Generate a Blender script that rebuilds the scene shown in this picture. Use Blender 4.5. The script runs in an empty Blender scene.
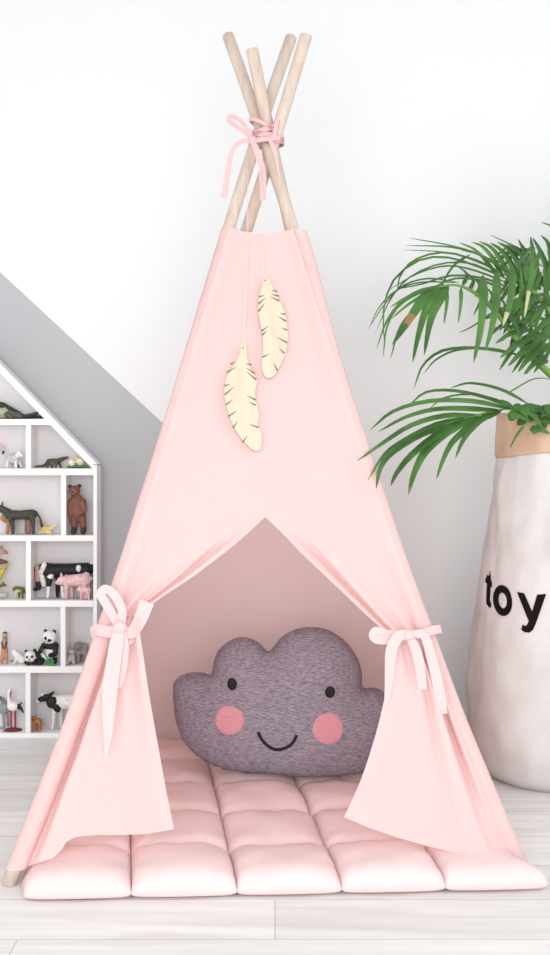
import bpy, bmesh, math, random
from mathutils import Vector, Matrix, noise
from mathutils.geometry import delaunay_2d_cdt
random.seed(7)
scn = bpy.context.scene
COL = scn.collection
PI = math.pi
F = 1049.0; CX = 275.0; HY = 460.0; CAMZ = 0.93

# ------------------------------------------------------------------ helpers
def W(px, py, Y):
    """world point on the view ray of a measured photo position at distance Y"""
    return Vector(((px - CX) * Y / F, Y, CAMZ - (py - HY) * Y / F))
def proj(p):
    return (CX + p.x * F / p.y, HY + (CAMZ - p.z) * F / p.y)

def lerp(a, b, t): return a + (b - a) * t
def sstep(a, b, x):
    t = max(0.0, min(1.0, (x - a) / (b - a))); return t * t * (3 - 2 * t)
def plin(xs, ys, x):
    """piecewise linear; ys may be numbers or vectors"""
    if x <= xs[0]: return ys[0]
    for i in range(len(xs) - 1):
        if x <= xs[i + 1]:
            return ys[i] + (ys[i + 1] - ys[i]) * ((x - xs[i]) / (xs[i + 1] - xs[i]))
    return ys[-1]
def catmull(pts, n):
    """n+1 points along a Catmull-Rom curve through pts"""
    P = [Vector(p) for p in pts]
    if len(P) == 2: return [P[0].lerp(P[1], i / n) for i in range(n + 1)]
    P = [2 * P[0] - P[1]] + P + [2 * P[-1] - P[-2]]
    m = len(P) - 3; out = []
    for i in range(n + 1):
        s = i / n * m; k = min(int(s), m - 1); t = s - k
        a, b, c, d = P[k:k + 4]
        out.append(0.5 * ((2 * b) + (c - a) * t + (2 * a - 5 * b + 4 * c - d) * t * t + (3 * b - a - 3 * c + d) * t ** 3))
    return out

def link(name, bm, mat, parent=None, smooth=True, recalc=True, sharp=None):
    if recalc: bmesh.ops.recalc_face_normals(bm, faces=bm.faces)
    me = bpy.data.meshes.new(name); bm.to_mesh(me); bm.free()
    for m in (mat if isinstance(mat, (list, tuple)) else [mat]): me.materials.append(m)
    if smooth:
        for p in me.polygons: p.use_smooth = True
        if sharp: me.set_sharp_from_angle(angle=math.radians(sharp))
    o = bpy.data.objects.new(name, me); COL.objects.link(o)
    if parent is not None:
        o.parent = parent
        o.matrix_parent_inverse = Matrix.Translation(-parent.location) if parent.type == 'EMPTY' else Matrix.Identity(4)
    return o
def empty(name, loc, label, cat, group=None):
    o = bpy.data.objects.new(name, None); COL.objects.link(o)
    o.location = loc; o.empty_display_size = 0.05
    tag(o, label, cat, group); return o
def tag(o, label=None, cat=None, group=None, kind=None):
    if label: o['label'] = label
    if cat: o['category'] = cat
    if group: o['group'] = group
    if kind: o['kind'] = kind
    return o

def grid(bm, rows, closed_u=False, mi=0):
    V = [[bm.verts.new(p) for p in r] for r in rows]
    for i in range(len(V) - 1):
        n = len(V[i])
        for j in range(n if closed_u else n - 1):
            k = (j + 1) % n
            f = bm.faces.new((V[i][j], V[i][k], V[i + 1][k], V[i + 1][j])); f.material_index = mi
    return V
def tube(bm, pts, rad, seg=10, caps=True, squash=None, mi=0):
    """tube through pts; rad number or list"""
    pts = [Vector(p) for p in pts]; n = len(pts); rows = []
    ref = None
    for i, p in enumerate(pts):
        t = (pts[min(i + 1, n - 1)] - pts[max(i - 1, 0)]).normalized()
        if ref is None:
            ref = Vector((0, 1, 0)) if abs(t.y) < 0.9 else Vector((1, 0, 0))
        a = (ref - t * ref.dot(t)).normalized(); b = t.cross(a); ref = a
        r = rad[i] if isinstance(rad, (list, tuple)) else rad
        rows.append([p + a * (r * math.cos(2 * PI * k / seg)) + b * (r * math.sin(2 * PI * k / seg)) for k in range(seg)])
    V = grid(bm, rows, True, mi)
    if caps:
        f = bm.faces.new(V[0][::-1]); f.material_index = mi
        f = bm.faces.new(V[-1]); f.material_index = mi
    return V
def box(bm, lo, hi, bev=0.0):
    r = bmesh.ops.create_cube(bm, size=1.0)
    vs = r['verts']
    for v in vs:
        v.co = Vector([lo[i] if v.co[i] < 0 else hi[i] for i in range(3)])
    if bev:
        es = list({e for v in vs for e in v.link_edges})
        bmesh.ops.bevel(bm, geom=es, offset=bev, segments=2, affect='EDGES', profile=0.5)
def prism(bm, poly, y0, y1):
    """extrude an XZ outline between two distances"""
    a = [bm.verts.new((x, y0, z)) for x, z in poly]; b = [bm.verts.new((x, y1, z)) for x, z in poly]
    bm.faces.new(a); bm.faces.new(b[::-1]); n = len(a)
    for i in range(n): bm.faces.new((a[i], b[i], b[(i + 1) % n], a[(i + 1) % n]))
def ribbon(bm, pts, width, normal, n=24, th=0.0016, roll=0.0):
    """flat strip with thickness along a smooth curve; width number or list over the length"""
    C = catmull(pts, n); rows = []
    for i, p in enumerate(C):
        t = (C[min(i + 1, n)] - C[max(i - 1, 0)]).normalized()
        nn = normal if not callable(normal) else normal(i / n)
        nn = (nn - t * nn.dot(t)).normalized()
        if roll: nn = Matrix.Rotation(roll * i / n, 3, t) @ nn
        s = t.cross(nn)
        w = plin([k / (len(width) - 1) for k in range(len(width))], list(width), i / n) if isinstance(width, (list, tuple)) else width
        rows.append([p + s * w / 2 + nn * th / 2, p - s * w / 2 + nn * th / 2, p - s * w / 2 - nn * th / 2, p + s * w / 2 - nn * th / 2])
    V = grid(bm, rows, True); bm.faces.new(V[0][::-1]); bm.faces.new(V[-1])

# ------------------------------------------------------------------ materials
def mat(name, col=None, rough=0.6, spec=0.3):
    m = bpy.data.materials.new(name); m.use_nodes = True
    nt = m.node_tree; b = nt.nodes['Principled BSDF']
    b.inputs['Roughness'].default_value = rough
    b.inputs['Specular IOR Level'].default_value = spec
    if col: b.inputs['Base Color'].default_value = (*col, 1)
    return m, nt, b
def N(nt, t, **kw):
    n = nt.nodes.new(t)
    for k, v in kw.items():
        if hasattr(n, k): setattr(n, k, v)
        else: n.inputs[k].default_value = v
    return n
def coords(nt, scale=(1, 1, 1), rot=(0, 0, 0)):
    tc = N(nt, 'ShaderNodeTexCoord'); mp = N(nt, 'ShaderNodeMapping')
    mp.inputs['Scale'].default_value = scale; mp.inputs['Rotation'].default_value = rot
    nt.links.new(tc.outputs['Object'], mp.inputs['Vector']); return mp.outputs['Vector']
def noisemix(nt, b, vec, c1, c2, scale=5.0, detail=4.0, lo=0.35, hi=0.65, target=None, rough=0.5):
    n = N(nt, 'ShaderNodeTexNoise'); n.inputs['Scale'].default_value = scale; n.inputs['Detail'].default_value = detail
    n.inputs['Roughness'].default_value = rough
    nt.links.new(vec, n.inputs['Vector'])
    r = N(nt, 'ShaderNodeValToRGB'); r.color_ramp.elements[0].position = lo; r.color_ramp.elements[1].position = hi
    r.color_ramp.elements[0].color = (*c1, 1); r.color_ramp.elements[1].color = (*c2, 1)
    nt.links.new(n.outputs['Fac'], r.inputs['Fac'])
    if target is None: target = b.inputs['Base Color']
    nt.links.new(r.outputs['Color'], target)
    return n, r
def bump(nt, b, vec, scale, strength, dist=0.01, detail=3.0):
    n = N(nt, 'ShaderNodeTexNoise'); n.inputs['Scale'].default_value = scale; n.inputs['Detail'].default_value = detail
    nt.links.new(vec, n.inputs['Vector'])
    bp = N(nt, 'ShaderNodeBump'); bp.inputs['Strength'].default_value = strength; bp.inputs['Distance'].default_value = dist
    nt.links.new(n.outputs['Fac'], bp.inputs['Height'])
    nt.links.new(bp.outputs['Normal'], b.inputs['Normal'])

def cloth_mat(name, col, trans, tcol):
    m = bpy.data.materials.new(name); m.use_nodes = True; nt = m.node_tree
    nt.nodes.remove(nt.nodes['Principled BSDF'])
    out = nt.nodes['Material Output']
    d = N(nt, 'ShaderNodeBsdfDiffuse'); t = N(nt, 'ShaderNodeBsdfTranslucent'); mx = N(nt, 'ShaderNodeMixShader')
    vec = coords(nt)
    n = N(nt, 'ShaderNodeTexNoise'); n.inputs['Scale'].default_value = 260; n.inputs['Detail'].default_value = 2
    nt.links.new(vec, n.inputs['Vector'])
    r = N(nt, 'ShaderNodeValToRGB'); r.color_ramp.elements[0].position = .3; r.color_ramp.elements[1].position = .7
    r.color_ramp.elements[0].color = (*[c * .95 for c in col], 1); r.color_ramp.elements[1].color = (*col, 1)
    nt.links.new(n.outputs['Fac'], r.inputs['Fac']); nt.links.new(r.outputs['Color'], d.inputs['Color'])
    t.inputs['Color'].default_value = (*tcol, 1); mx.inputs['Fac'].default_value = trans
    n2 = N(nt, 'ShaderNodeTexNoise'); n2.inputs['Scale'].default_value = 7; n2.inputs['Detail'].default_value = 3
    nt.links.new(vec, n2.inputs['Vector'])
    bp = N(nt, 'ShaderNodeBump'); bp.inputs['Strength'].default_value = .25; bp.inputs['Distance'].default_value = .02
    nt.links.new(n2.outputs['Fac'], bp.inputs['Height'])
    nt.links.new(bp.outputs['Normal'], d.inputs['Normal'])
    nt.links.new(d.outputs[0], mx.inputs[1]); nt.links.new(t.outputs[0], mx.inputs[2]); nt.links.new(mx.outputs[0], out.inputs['Surface'])
    return m
M = {}
M['cloth'] = cloth_mat('pink cotton', (0.99, 0.845, 0.84), 0.52, (0.995, 0.72, 0.69))
M['ribbon'] = cloth_mat('pink ribbon cotton', (0.86, 0.715, 0.715), 0.32, (0.96, 0.70, 0.70))
M['lash'] = cloth_mat('dusty pink ribbon', (0.90, 0.62, 0.63), 0.25, (0.92, 0.60, 0.60))
M['mat'] = cloth_mat('quilted pink cotton', (0.80, 0.62, 0.615), 0.0, (0.9, 0.7, 0.7))

m, nt, b = mat('pale beech wood', rough=.55); v = coords(nt, (60, 60, 3))
noisemix(nt, b, v, (.55, .44, .365), (.66, .55, .47), 1.0, 4); M['pole'] = m
m, nt, b = mat('thin plywood', rough=.6); v = coords(nt, (20, 20, 4))
noisemix(nt, b, v, (.60, .53, .40), (.66, .59, .46), 2.0, 4); M['ply'] = m
m, nt, b = mat('laser burnt edge', (.20, .12, .07), .8); M['burnt'] = m
m, nt, b = mat('cord', (.78, .62, .59), .8); M['cord'] = m

m, nt, b = mat('grey melange knit', rough=.95, spec=.1); v = coords(nt, (45, 90, 330))
n1, r1 = noisemix(nt, b, v, (.14, .125, .155), (.37, .335, .39), 1.6, 5, .36, .66, rough=.65)
v2 = coords(nt, (1, 1, 1)); bump(nt, b, v2, 320, .5, .004); M['knit'] = m
m, nt, b = mat('pink felt', rough=.95, spec=.1); v = coords(nt, (1, 1, 1))
noisemix(nt, b, v, (.53, .24, .275), (.60, .29, .325), 200, 3); M['felt'] = m
M['black'] = mat('black stitching', (.012, .010, .012), .75)[0]

m, nt, b = mat('white painted board', (.86, .86, .86), .45); M['board'] = m
m, nt, b = mat('white back board', (.70, .675, .69), .6); M['backboard'] = m

# wall with a painted grey slope
m, nt, b = mat('painted wall', rough=.9, spec=.1); v = coords(nt)
sx = N(nt, 'ShaderNodeSeparateXYZ'); nt.links.new(v, sx.inputs[0])
ma = N(nt, 'ShaderNodeMath', operation='MULTIPLY_ADD'); ma.inputs[1].default_value = .928; ma.inputs[2].default_value = -(1.579 - .928 * .949)
nt.links.new(sx.outputs['X'], ma.inputs[0])
ad = N(nt, 'ShaderNodeMath', operation='ADD'); nt.links.new(ma.outputs[0], ad.inputs[0]); nt.links.new(sx.outputs['Z'], ad.inputs[1])
lt = N(nt, 'ShaderNodeMath', operation='LESS_THAN'); lt.inputs[1].default_value = 0.0; nt.links.new(ad.outputs[0], lt.inputs[0])
mx = N(nt, 'ShaderNodeMixRGB'); mx.inputs[1].default_value = (.78, .79, .80, 1); mx.inputs[2].default_value = (.45, .465, .48, 1)
lx = N(nt, 'ShaderNodeMath', operation='LESS_THAN'); lx.inputs[1].default_value = .25; nt.links.new(sx.outputs['X'], lx.inputs[0])
ml = N(nt, 'ShaderNodeMath', operation='MULTIPLY'); nt.links.new(lt.outputs[0], ml.inputs[0]); nt.links.new(lx.outputs[0], ml.inputs[1])
nt.links.new(ml.outputs[0], mx.inputs[0]); nt.links.new(mx.outputs[0], b.inputs['Base Color'])
bump(nt, b, v, 180, .08, .002); M['wall'] = m

# whitewashed planks along X
m, nt, b = mat('whitewashed oak planks', rough=.5, spec=.25); v = coords(nt)
br = N(nt, 'ShaderNodeTexBrick'); br.offset = .37
br.inputs['Scale'].default_value = 1.0; br.inputs['Brick Width'].default_value = 1.35; br.inputs['Row Height'].default_value = .185
br.inputs['Mortar Size'].default_value = .0018; br.inputs['Mortar Smooth'].default_value = .2
br.inputs['Color1'].default_value = (.73, .725, .715, 1); br.inputs['Color2'].default_value = (.80, .797, .79, 1); br.inputs['Mortar'].default_value = (.56, .55, .54, 1)
nt.links.new(v, br.inputs['Vector'])
vg = coords(nt, (1.1, 15, 1))
ng = N(nt, 'ShaderNodeTexNoise'); ng.inputs['Scale'].default_value = 1.6; ng.inputs['Detail'].default_value = 7; ng.inputs['Roughness'].default_value = .65; ng.inputs['Distortion'].default_value = .6
nt.links.new(vg, ng.inputs['Vector'])
rg = N(nt, 'ShaderNodeValToRGB'); rg.color_ramp.elements[0].position = .36; rg.color_ramp.elements[1].position = .62
rg.color_ramp.elements[0].color = (.88, .865, .855, 1); rg.color_ramp.elements[1].color = (1.03, 1.03, 1.03, 1)
nt.links.new(ng.outputs['Fac'], rg.inputs['Fac'])
mm = N(nt, 'ShaderNodeMixRGB', blend_type='MULTIPLY'); mm.inputs[0].default_value = 1.0
nt.links.new(br.outputs['Color'], mm.inputs[1]); nt.links.new(rg.outputs['Color'], mm.inputs[2]); nt.links.new(mm.outputs[0], b.inputs['Base Color'])
M['floor'] = m

m, nt, b = mat('white kraft paper', rough=.8, spec=.15); v = coords(nt)
noisemix(nt, b, v, (.61, .59, .575), (.69, .67, .66), 7, 5)
bump(nt, b, v, 9, .35, .02, 6); M['paper'] = m
m, nt, b = mat('brown kraft paper', rough=.8, spec=.15); v = coords(nt)
noisemix(nt, b, v, (.58, .40, .29), (.68, .50, .38), 9, 5); bump(nt, b, v, 14, .6, .02, 5); M['kraft'] = m
m, nt, b = mat('black print', (.010, .006, .007), .8, .1); M['print'] = m
m, nt, b = mat('potting soil', (.06, .04, .03), .95); M['soil'] = m

m, nt, b = mat('palm leaf', rough=.38, spec=.45); v = coords(nt, (3, 3, 3))
noisemix(nt, b, v, (.030, .095, .018), (.10, .235, .05), 2.6, 5, .34, .66)
tl = N(nt, 'ShaderNodeBsdfTranslucent'); tl.inputs['Color'].default_value = (.10, .32, .05, 1)
ms = N(nt, 'ShaderNodeMixShader'); ms.inputs['Fac'].default_value = .22
nt.links.new(b.outputs[0], ms.inputs[1]); nt.links.new(tl.outputs[0], ms.inputs[2]); nt.links.new(ms.outputs[0], nt.nodes['Material Output'].inputs['Surface'])
M['leaf'] = m
M['stem'] = mat('palm stalk', (.16, .30, .06), .5)[0]
M['dry'] = mat('dried leaf tip', (.30, .17, .07), .7)[0]
M['pale'] = mat('pale dry leaf', (.48, .46, .27), .7)[0]

_tm = {}
def toymat(c):
    c = tuple(c)
    if c not in _tm:
        m, nt, b = mat('toy plastic %d' % len(_tm), rough=.5, spec=.3); v = coords(nt)
        noisemix(nt, b, v, [x * .82 for x in c], [min(1, x * 1.12) for x in c], 90, 3); _tm[c] = m
    return _tm[c]

# ------------------------------------------------------------------ setting
WY = 3.615
bm = bmesh.new(); box(bm, (-3.2, -2.6, -.05), (3.2, WY + .1, 0)); tag(link('floor', bm, M['floor'], smooth=False), kind='structure')
bm = bmesh.new(); box(bm, (-3.2, WY, 0), (3.2, WY + .1, 3.0)); tag(link('wall_back', bm, M['wall'], smooth=False), kind='structure')

# ------------------------------------------------------------------ play tent
Cf = W(8, 885, 2.295); Cf.z = 0.0
Af = W(521, 867, 2.397); Af.z = 0.0
Ct = W(291, 38, 2.93); At = W(228, 36, 2.93)
Bf = Vector((.49, 3.43, 0)); Df = Vector((-.68, 3.35, 0))
Bt = W(252, 50, 2.78); Dt = W(306, 36, 2.765)
mt = (At + Ct) / 2
FN = (Af - Cf).cross(mt - Cf).normalized()
if FN.y > 0: FN = -FN
def Q(px, py, off=0.0):
    """point on the tent's sloping front, moved out by off"""
    d = W(px, py, 1.0) - Vector((0, 0, CAMZ)); o = Vector((0, 0, CAMZ))
    p0 = Cf + FN * off
    return o + d * ((p0 - o).dot(FN) / d.dot(FN))
cen = (Af + Bf + Cf + Df) / 4
Cm = Q(143, 512); Am = Q(379.5, 500)
def midin(f, t):
    p = f.lerp(t, .48); axis = Vector((cen.x, cen.y, p.z)); return p + (axis - p).normalized() * .035
Bm = midin(Bf, Bt); Dm = midin(Df, Dt)
class Pole:
    def __init__(s, f, m, t, up=None): s.f, s.m, s.t, s.up = f, m, t, up
    def at(s, z):
        if s.up is not None:
            K = [s.f, s.m, s.up, s.t]; p = Vector((0, 0, 0))
            for i, a in enumerate(K):
                l = 1.0
                for j, b_ in enumerate(K):
                    if i != j: l *= (z - b_.z) / (a.z - b_.z)
                p += a * l
            p.z = z; return p
        a, b_, c = s.f.z, s.m.z, s.t.z
        la = (z - b_) * (z - c) / ((a - b_) * (a - c)); lb = (z - a) * (z - c) / ((b_ - a) * (b_ - c)); lc = (z - a) * (z - b_) / ((c - a) * (c - b_))
        p = s.f * la + s.m * lb + s.t * lc; p.z = z; return p
    def px(s, y):
        lo, hi = 0.0, s.t.z
        for _ in range(40):
            md = (lo + hi) / 2
            if proj(s.at(md))[1] > y: lo = md
            else: hi = md
        return proj(s.at(lo))[0]
PC, PA, PB, PD = Pole(Cf, Cm, Ct, Q(229.5, 226)), Pole(Af, Am, At, Q(291.5, 224)), Pole(Bf, Bm, Bt), Pole(Df, Dm, Dt)
tent = empty('play_tent', (cen.x, cen.y, 0), 'pink cotton teepee play tent on four wooden poles with tied-back doors', 'play tent')
PR = .0165
for P in (PC, PA, PB, PD):
    bm = bmesh.new(); n = 26
    pts = [P.at(P.t.z * i / n) for i in range(n + 1)]
    rad = [PR] * (n + 1)
    d = (pts[-1] - pts[-2]).normalized()
    pts += [pts[-1] + d * .004]; rad += [PR * .8]
    tube(bm, pts, rad, 16)
    link('tent_pole', bm, M['pole'], tent)
ZT = CAMZ + (HY - 229) * 2.76 / F
SR = .0235
# sleeves on the two front poles
for P, z0 in ((PC, .035), (PA, .012)):
    bm = bmesh.new(); n = 40
    inw = (Vector((cen.x, P.f.y, 0)) - P.f); inw.z = 0; inw.normalize()
    rows = []
    for i in range(n + 1):
        z = lerp(z0, ZT, i / n); p = P.at(z) + inw * .003 + Vector(((.018 if P is PA else .0) * sstep(1.15, ZT, z), 0, 0))
        w = SR * (1 + .10 * noise.noise(Vector((P.f.x * 9, 0, z * 5)))) * lerp(1.0, .90, i / n)
        rows.append([p + Vector((math.cos(a) * w, math.sin(a) * w, 0)) for a in [2 * PI * k / 20 for k in range(20)]])
    grid(bm, rows, True); link('pole_sleeve', bm, M['cloth'], tent)

# side and back panels
def panel(name, P1, P2, bulge=0.0, ins=.0):
    bm = bmesh.new(); nu, nz = 26, 40
    mid = (P1.f + P2.f) / 2 - cen; mid.z = 0; mid.normalize()
    rows = []
    for i in range(nz + 1):
        z = lerp(.008, ZT, i / nz); a, c = P1.at(z), P2.at(z); r = []
        for j in range(nu + 1):
            u = j / nu
            s = math.sin(PI * u)
            off = .019 - .012 * s * math.sin(PI * i / nz) + bulge * s * max(0, 1 - z / .5) ** 2
            off += .006 * s * noise.noise(Vector((u * 5, z * 2.5, P1.f.x)))
            r.append(a.lerp(c, u) + mid * off)
        rows.append(r)
    grid(bm, rows)
    o = link(name, bm, M['cloth'], tent)
panel('side_panel', PC, PD, .0); panel('side_panel', PA, PB, .02); panel('back_panel', PD, PB)

# front panel and door flaps
NU = 84
def front_off(u, t_tie, lower, side):
    """out-of-plane folds. t_tie 0 apex .. 1 at tie; lower 0 tie .. 1 hem"""
    o = .017
    if lower is None:
        a = t_tie
        o += a * (.010 * math.sin(u * 17 + (0.5 if side < 0 else 2)) * sstep(.15, .5, u))
        a2 = sstep(0, .45, a)
        o += a2 * (.030 * sstep(.87, .93, u) - .026 * math.exp(-((u - .835) / .045) ** 2))
        o += -.012 * a * math.exp(-((u - .2) / .1) ** 2)
    else:
        a = 1 - lower
        o += a * a * .012 * math.sin(u * 21 + (0.5 if side < 0 else 2.6)) * sstep(.15, .5, u)
        o += (a ** 5) * (.030 * sstep(.87, .93, u) - .026 * math.exp(-((u - .835) / .045) ** 2))
        env = sstep(0, .12, lower)
        if side < 0:
            T_ = [0, .13, .29, .45, .69, 1]; cc = plin(T_, [.22, .24, .25, .18, .125, .10], lower); hw = plin(T_, [.08, .10, .10, .075, .05, .03], lower)
            vf = 1 - .8 * lower
            o += env * vf * (-.095 * sstep(cc - hw * 1.6, cc - hw * .2, u) * (1 - sstep(cc + hw * .55, cc + hw, u)) + .032 * sstep(cc + hw * .5, cc + hw * 1.15, u) - .012 * sstep(cc + hw, cc + hw * 4, u)) + .018 * lower * sstep(0, cc + .1, u)
            o += env * .012 * math.sin(u * 9 - 1.2) * lower * sstep(.3, .5, u)
            o += -.010 * env * math.exp(-((u - .62) / .05) ** 2) * (1 - lower)
        else:
            c = lerp(.30, .10, lower)
            vf = 1 - .8 * sstep(.3, 1, lower)
            o += env * vf * (-.045 * sstep(c - .10, c - .01, u) * (1 - sstep(c + .015, c + .05, u)) + .034 * sstep(c + .01, c + .06, u) - .010 * sstep(c + .06, c + .3, u)) + .034 * lower * sstep(0, .12, u)
            o += env * (-.016 * math.exp(-((u - lerp(.5, .33, lower)) / .05) ** 2)) * (1 - .5 * lower)
            o += env * .010 * math.sin(u * 8 + .6) * lower * sstep(.3, .5, u)
    return o
def skin(u): return .0255 - .008 * sstep(0, .35, u) - .005 * math.sin(PI * u)
def half(side):
    P = PC if side < 0 else PA
    if side < 0:
        fr = [(265, 517), (247, 534), (228, 550), (207, 566), (188, 580), (168, 593), (150, 606), (141, 616)]
        low = [(140, 632), (144, 660), (150, 700), (158, 745), (166, 790), (174, 829)]
        pole_tie, tie_x = 617, None
        hemk = [0, .12, .22, .27, .31, .38, .5, .65, .82, 1]
        hem = [(12, 871), (33, 864), (52, 858), (60, 850), (65, 842), (74, 837), (95, 835), (120, 835), (147, 834), (174, 829)]
    else:
        fr = [(265, 517), (283, 534), (301, 553), (320, 571), (340, 590), (358, 607), (374, 622), (386, 632)]
        low = [(391, 645), (389, 665), (384, 700), (374, 740), (360, 782), (344, 817)]
        pole_tie = 640
        hemk = [0, .10, .22, .36, .5, .65, .82, 1]
        hem = [(523, 866), (505, 862), (482, 857), (455, 852), (428, 846), (400, 838), (370, 828), (344, 817)]
    # upper panel
    rows = []
    for i in range(31):
        y = lerp(229, 517, i / 30); px = P.px(y); r = []
        for j in range(NU + 1):
            u = j / NU; yy = y + (4 * math.sin(PI / 2 * u) if i == 0 else 0)
            r.append(Q(lerp(px, 265, u), lerp(yy, yy, u), skin(u) + .004 * noise.noise(Vector((u * 3 * side, y * .01, 3))) * math.sin(PI * u)))
        rows.append(r)
    up = rows
    # flap, apex to tie
    rows = []
    nf = 22
    frc = catmull([(a, b_, 0) for a, b_ in fr], nf)
    for i in range(nf + 1):
        t = i / nf; y = lerp(517, pole_tie, t); px = P.px(y); r = []
        for j in range(NU + 1):
            u = j / NU
            sag = -3.0 * math.sin(PI * u) * t * (1 - t) * 4
            r.append(Q(lerp(px, frc[i].x, u), lerp(y, frc[i].y, u) - sag, lerp(skin(u), front_off(u, t, None, side), sstep(0, .3, t)) + (1 - sstep(.6, 1, t)) * sstep(0, .3, t) * (skin(u) - .017) * (1 - sstep(0, .3, u))))
        rows.append(r)
    # tie to hem
    nl = 44
    lc = catmull([(a, b_, 0) for a, b_ in [fr[-1]] + low], nl)
    for i in range(1, nl + 1):
        t = i / nl; y = lerp(pole_tie, hem[0][1], t); px = P.px(min(y, 884)); r = []
        for j in range(NU + 1):
            u = j / NU
            bx, by = lerp(px, lc[i].x, u), lerp(y, lc[i].y, u)
            hx = plin(hemk, [h[0] for h in hem], u) - lerp(hem[0][0], hem[-1][0], u)
            hy = plin(hemk, [h[1] for h in hem], u) - lerp(hem[0][1], hem[-1][1], u)
            w = t ** 2.2
            r.append(Q(bx + hx * w, by + hy * w, front_off(u, 1, t, side)))
        rows.append(r)
    return up, rows
upL, flL = half(-1); upR, flR = half(1)
def cloth_obj(name, bm):
    bmesh.ops.remove_doubles(bm, verts=bm.verts, dist=.0005)
    o = link(name, bm, M['cloth'], tent)
    return o
bm = bmesh.new(); grid(bm, upL); grid(bm, upR); grid(bm, flL[:23]); grid(bm, flR[:23]); cloth_obj('front_panel', bm)
for fl in (flL, flR):
    bm = bmesh.new(); grid(bm, fl[22:]); cloth_obj('door_flap', bm)

# door ties
NF = FN
def tie(bm, pts, w, n=26, off=.03, nrm=None, th=.0016):
    P3 = [Q(p[0], p[1], p[2] if len(p) > 2 else off) for p in pts]
    ribbon(bm, P3, w, nrm or NF, n, th)
def knot(bm, px, py, off, rx, ry):
    r = bmesh.ops.create_uvsphere(bm, u_segments=14, v_segments=10, radius=1)
    c = Q(px, py, off); ax = Vector((1, 0, 0)); up = FN.cross(ax).normalized()
    for v in r['verts']:
        k = v.co.copy(); q = 1 + .12 * math.sin(4 * k.x + 3 * k.z)
        v.co = c + ax * k.x * rx * q + up * k.z * ry * q + FN * k.y * .012
bm = bmesh.new()     # left
tie(bm, [(91, 633, .0), (98, 630, .030), (110, 632, .045), (120, 627, .052)], .026)
tie(bm, [(120, 629, .055), (131, 633, .054), (140, 620, .052), (147, 602, .054)], [.024, .026, .030, .034])
tie(bm, [(118, 624, .056), (106, 604, .060), (101, 594, .062), (106, 589, .062), (115, 596, .064), (122, 610, .064), (121, 625, .058)], .020, 36)
tie(bm, [(120, 628, .062), (116, 646, .066), (110, 690, .070), (108, 730, .066), (106, 757, .060)], [.022, .032, .034, .022, .004])
tie(bm, [(122, 628, .058), (124, 650, .060), (121, 672, .058), (117, 688, .054)], [.018, .022, .022, .018])
tie(bm, [(120, 634, .054), (127, 642, .05), (132, 640, .045), (139, 628, .02)], .012)
knot(bm, 120, 627, .062, .017, .015)
link('door_tie', bm, M['ribbon'], tent, sharp=55)
bm = bmesh.new()     # right
tie(bm, [(441, 629, .012), (434, 630, .034), (420, 634, .045), (405, 636, .052)], .020)
tie(bm, [(405, 635, .055), (388, 634, .058), (376, 631, .060), (373, 636, .060), (378, 640, .062), (390, 640, .062), (404, 637, .058)], .019, 36)
tie(bm, [(408, 634, .066), (398, 637, .072), (391, 652, .074), (389, 680, .068), (386, 705, .06)], [.020, .026, .026, .02, .008])
tie(bm, [(410, 634, .064), (424, 636, .062), (432, 660, .066), (439, 690, .064), (441, 714, .056)], [.016, .020, .024, .026, .030])
tie(bm, [(409, 636, .062), (416, 650, .066), (420, 668, .062), (423, 690, .055)], [.018, .024, .024, .02])
tie(bm, [(427, 640, .05), (434, 668, .052), (444, 692, .05)], [.008, .010, .008])
knot(bm, 408, 635, .064, .016, .013)
link('door_tie', bm, M['ribbon'], tent, sharp=55)

# top lashing
kz = CAMZ + (HY - 136) * 2.83 / F
kc = sum((P.at(kz) for P in (PC, PA, PB, PD)), Vector()) / 4
bm = bmesh.new()
hull = [P.at(kz) for P in (PC, PA, PB, PD)]
rx = max(abs(h.x - kc.x) for h in hull) + PR + .004; ry = max(abs(h.y - kc.y) for h in hull) + PR + .004
for dz, tilt, w in ((.012, .35, .014), (-.004, -.22, .016), (-.016, .02, .015), (.022, -.55, .011)):
    n = 48; rows = []
    for i in range(n):
        a = 2 * PI * i / n
        q = kc + Vector((math.cos(a) * rx, math.sin(a) * ry, dz + tilt * math.cos(a) * rx))
        nn = Vector((math.cos(a), math.sin(a), 0))
        rows.append([q + Vector((0, 0, w / 2)) + nn * .001, q - Vector((0, 0, w / 2)) + nn * .001, q - Vector((0, 0, w / 2)) - nn * .001, q + Vector((0, 0, w / 2)) - nn * .001])
    rows.append(rows[0]); grid(bm, rows, True)
bmesh.ops.remove_doubles(bm, verts=bm.verts, dist=1e-5)
YK = kc.y - ry - .004
def top(pts, w, n=26, ny=(0, -1, .1)):
    ribbon(bm, [W(p[0], p[1], YK - (p[2] if len(p) > 2 else .006)) for p in pts], w, Vector(ny), n)
top([(252, 139, .012), (243, 131, .020), (233, 124, .024), (229, 120, .024), (231, 116, .024), (238, 119, .020), (246, 127, .014), (252, 138, .01)], .0135, 36, (.3, -1, .5))
top([(252, 140, .012), (240, 142, .020), (232, 152, .022), (228, 172, .020), (224, 198, .016)], [.010, .013, .013, .016, .018])
top([(252, 140, .014), (257, 152, .02), (262, 170, .02), (263, 188, .018), (263, 200, .014)], [.012, .016, .018, .018, .016])
top([(254, 141, .010), (266, 139, .010), (280, 138, .006)], .011)
top([(274, 137, .008), (277, 122, .004), (281, 108, -.02)], .010)
top([(270, 140, .010), (275, 152, .012), (279, 176, .004)], [.010, .010, .004])
r = bmesh.ops.create_uvsphere(bm, u_segments=14, v_segments=10, radius=1); c = W(252, 140, YK - .012)
for v in r['verts']: v.co = c + Vector((v.co.x * .012, v.co.y * .009, v.co.z * .012))
link('pole_lashing', bm, M['lash'], tent, sharp=55)

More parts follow.
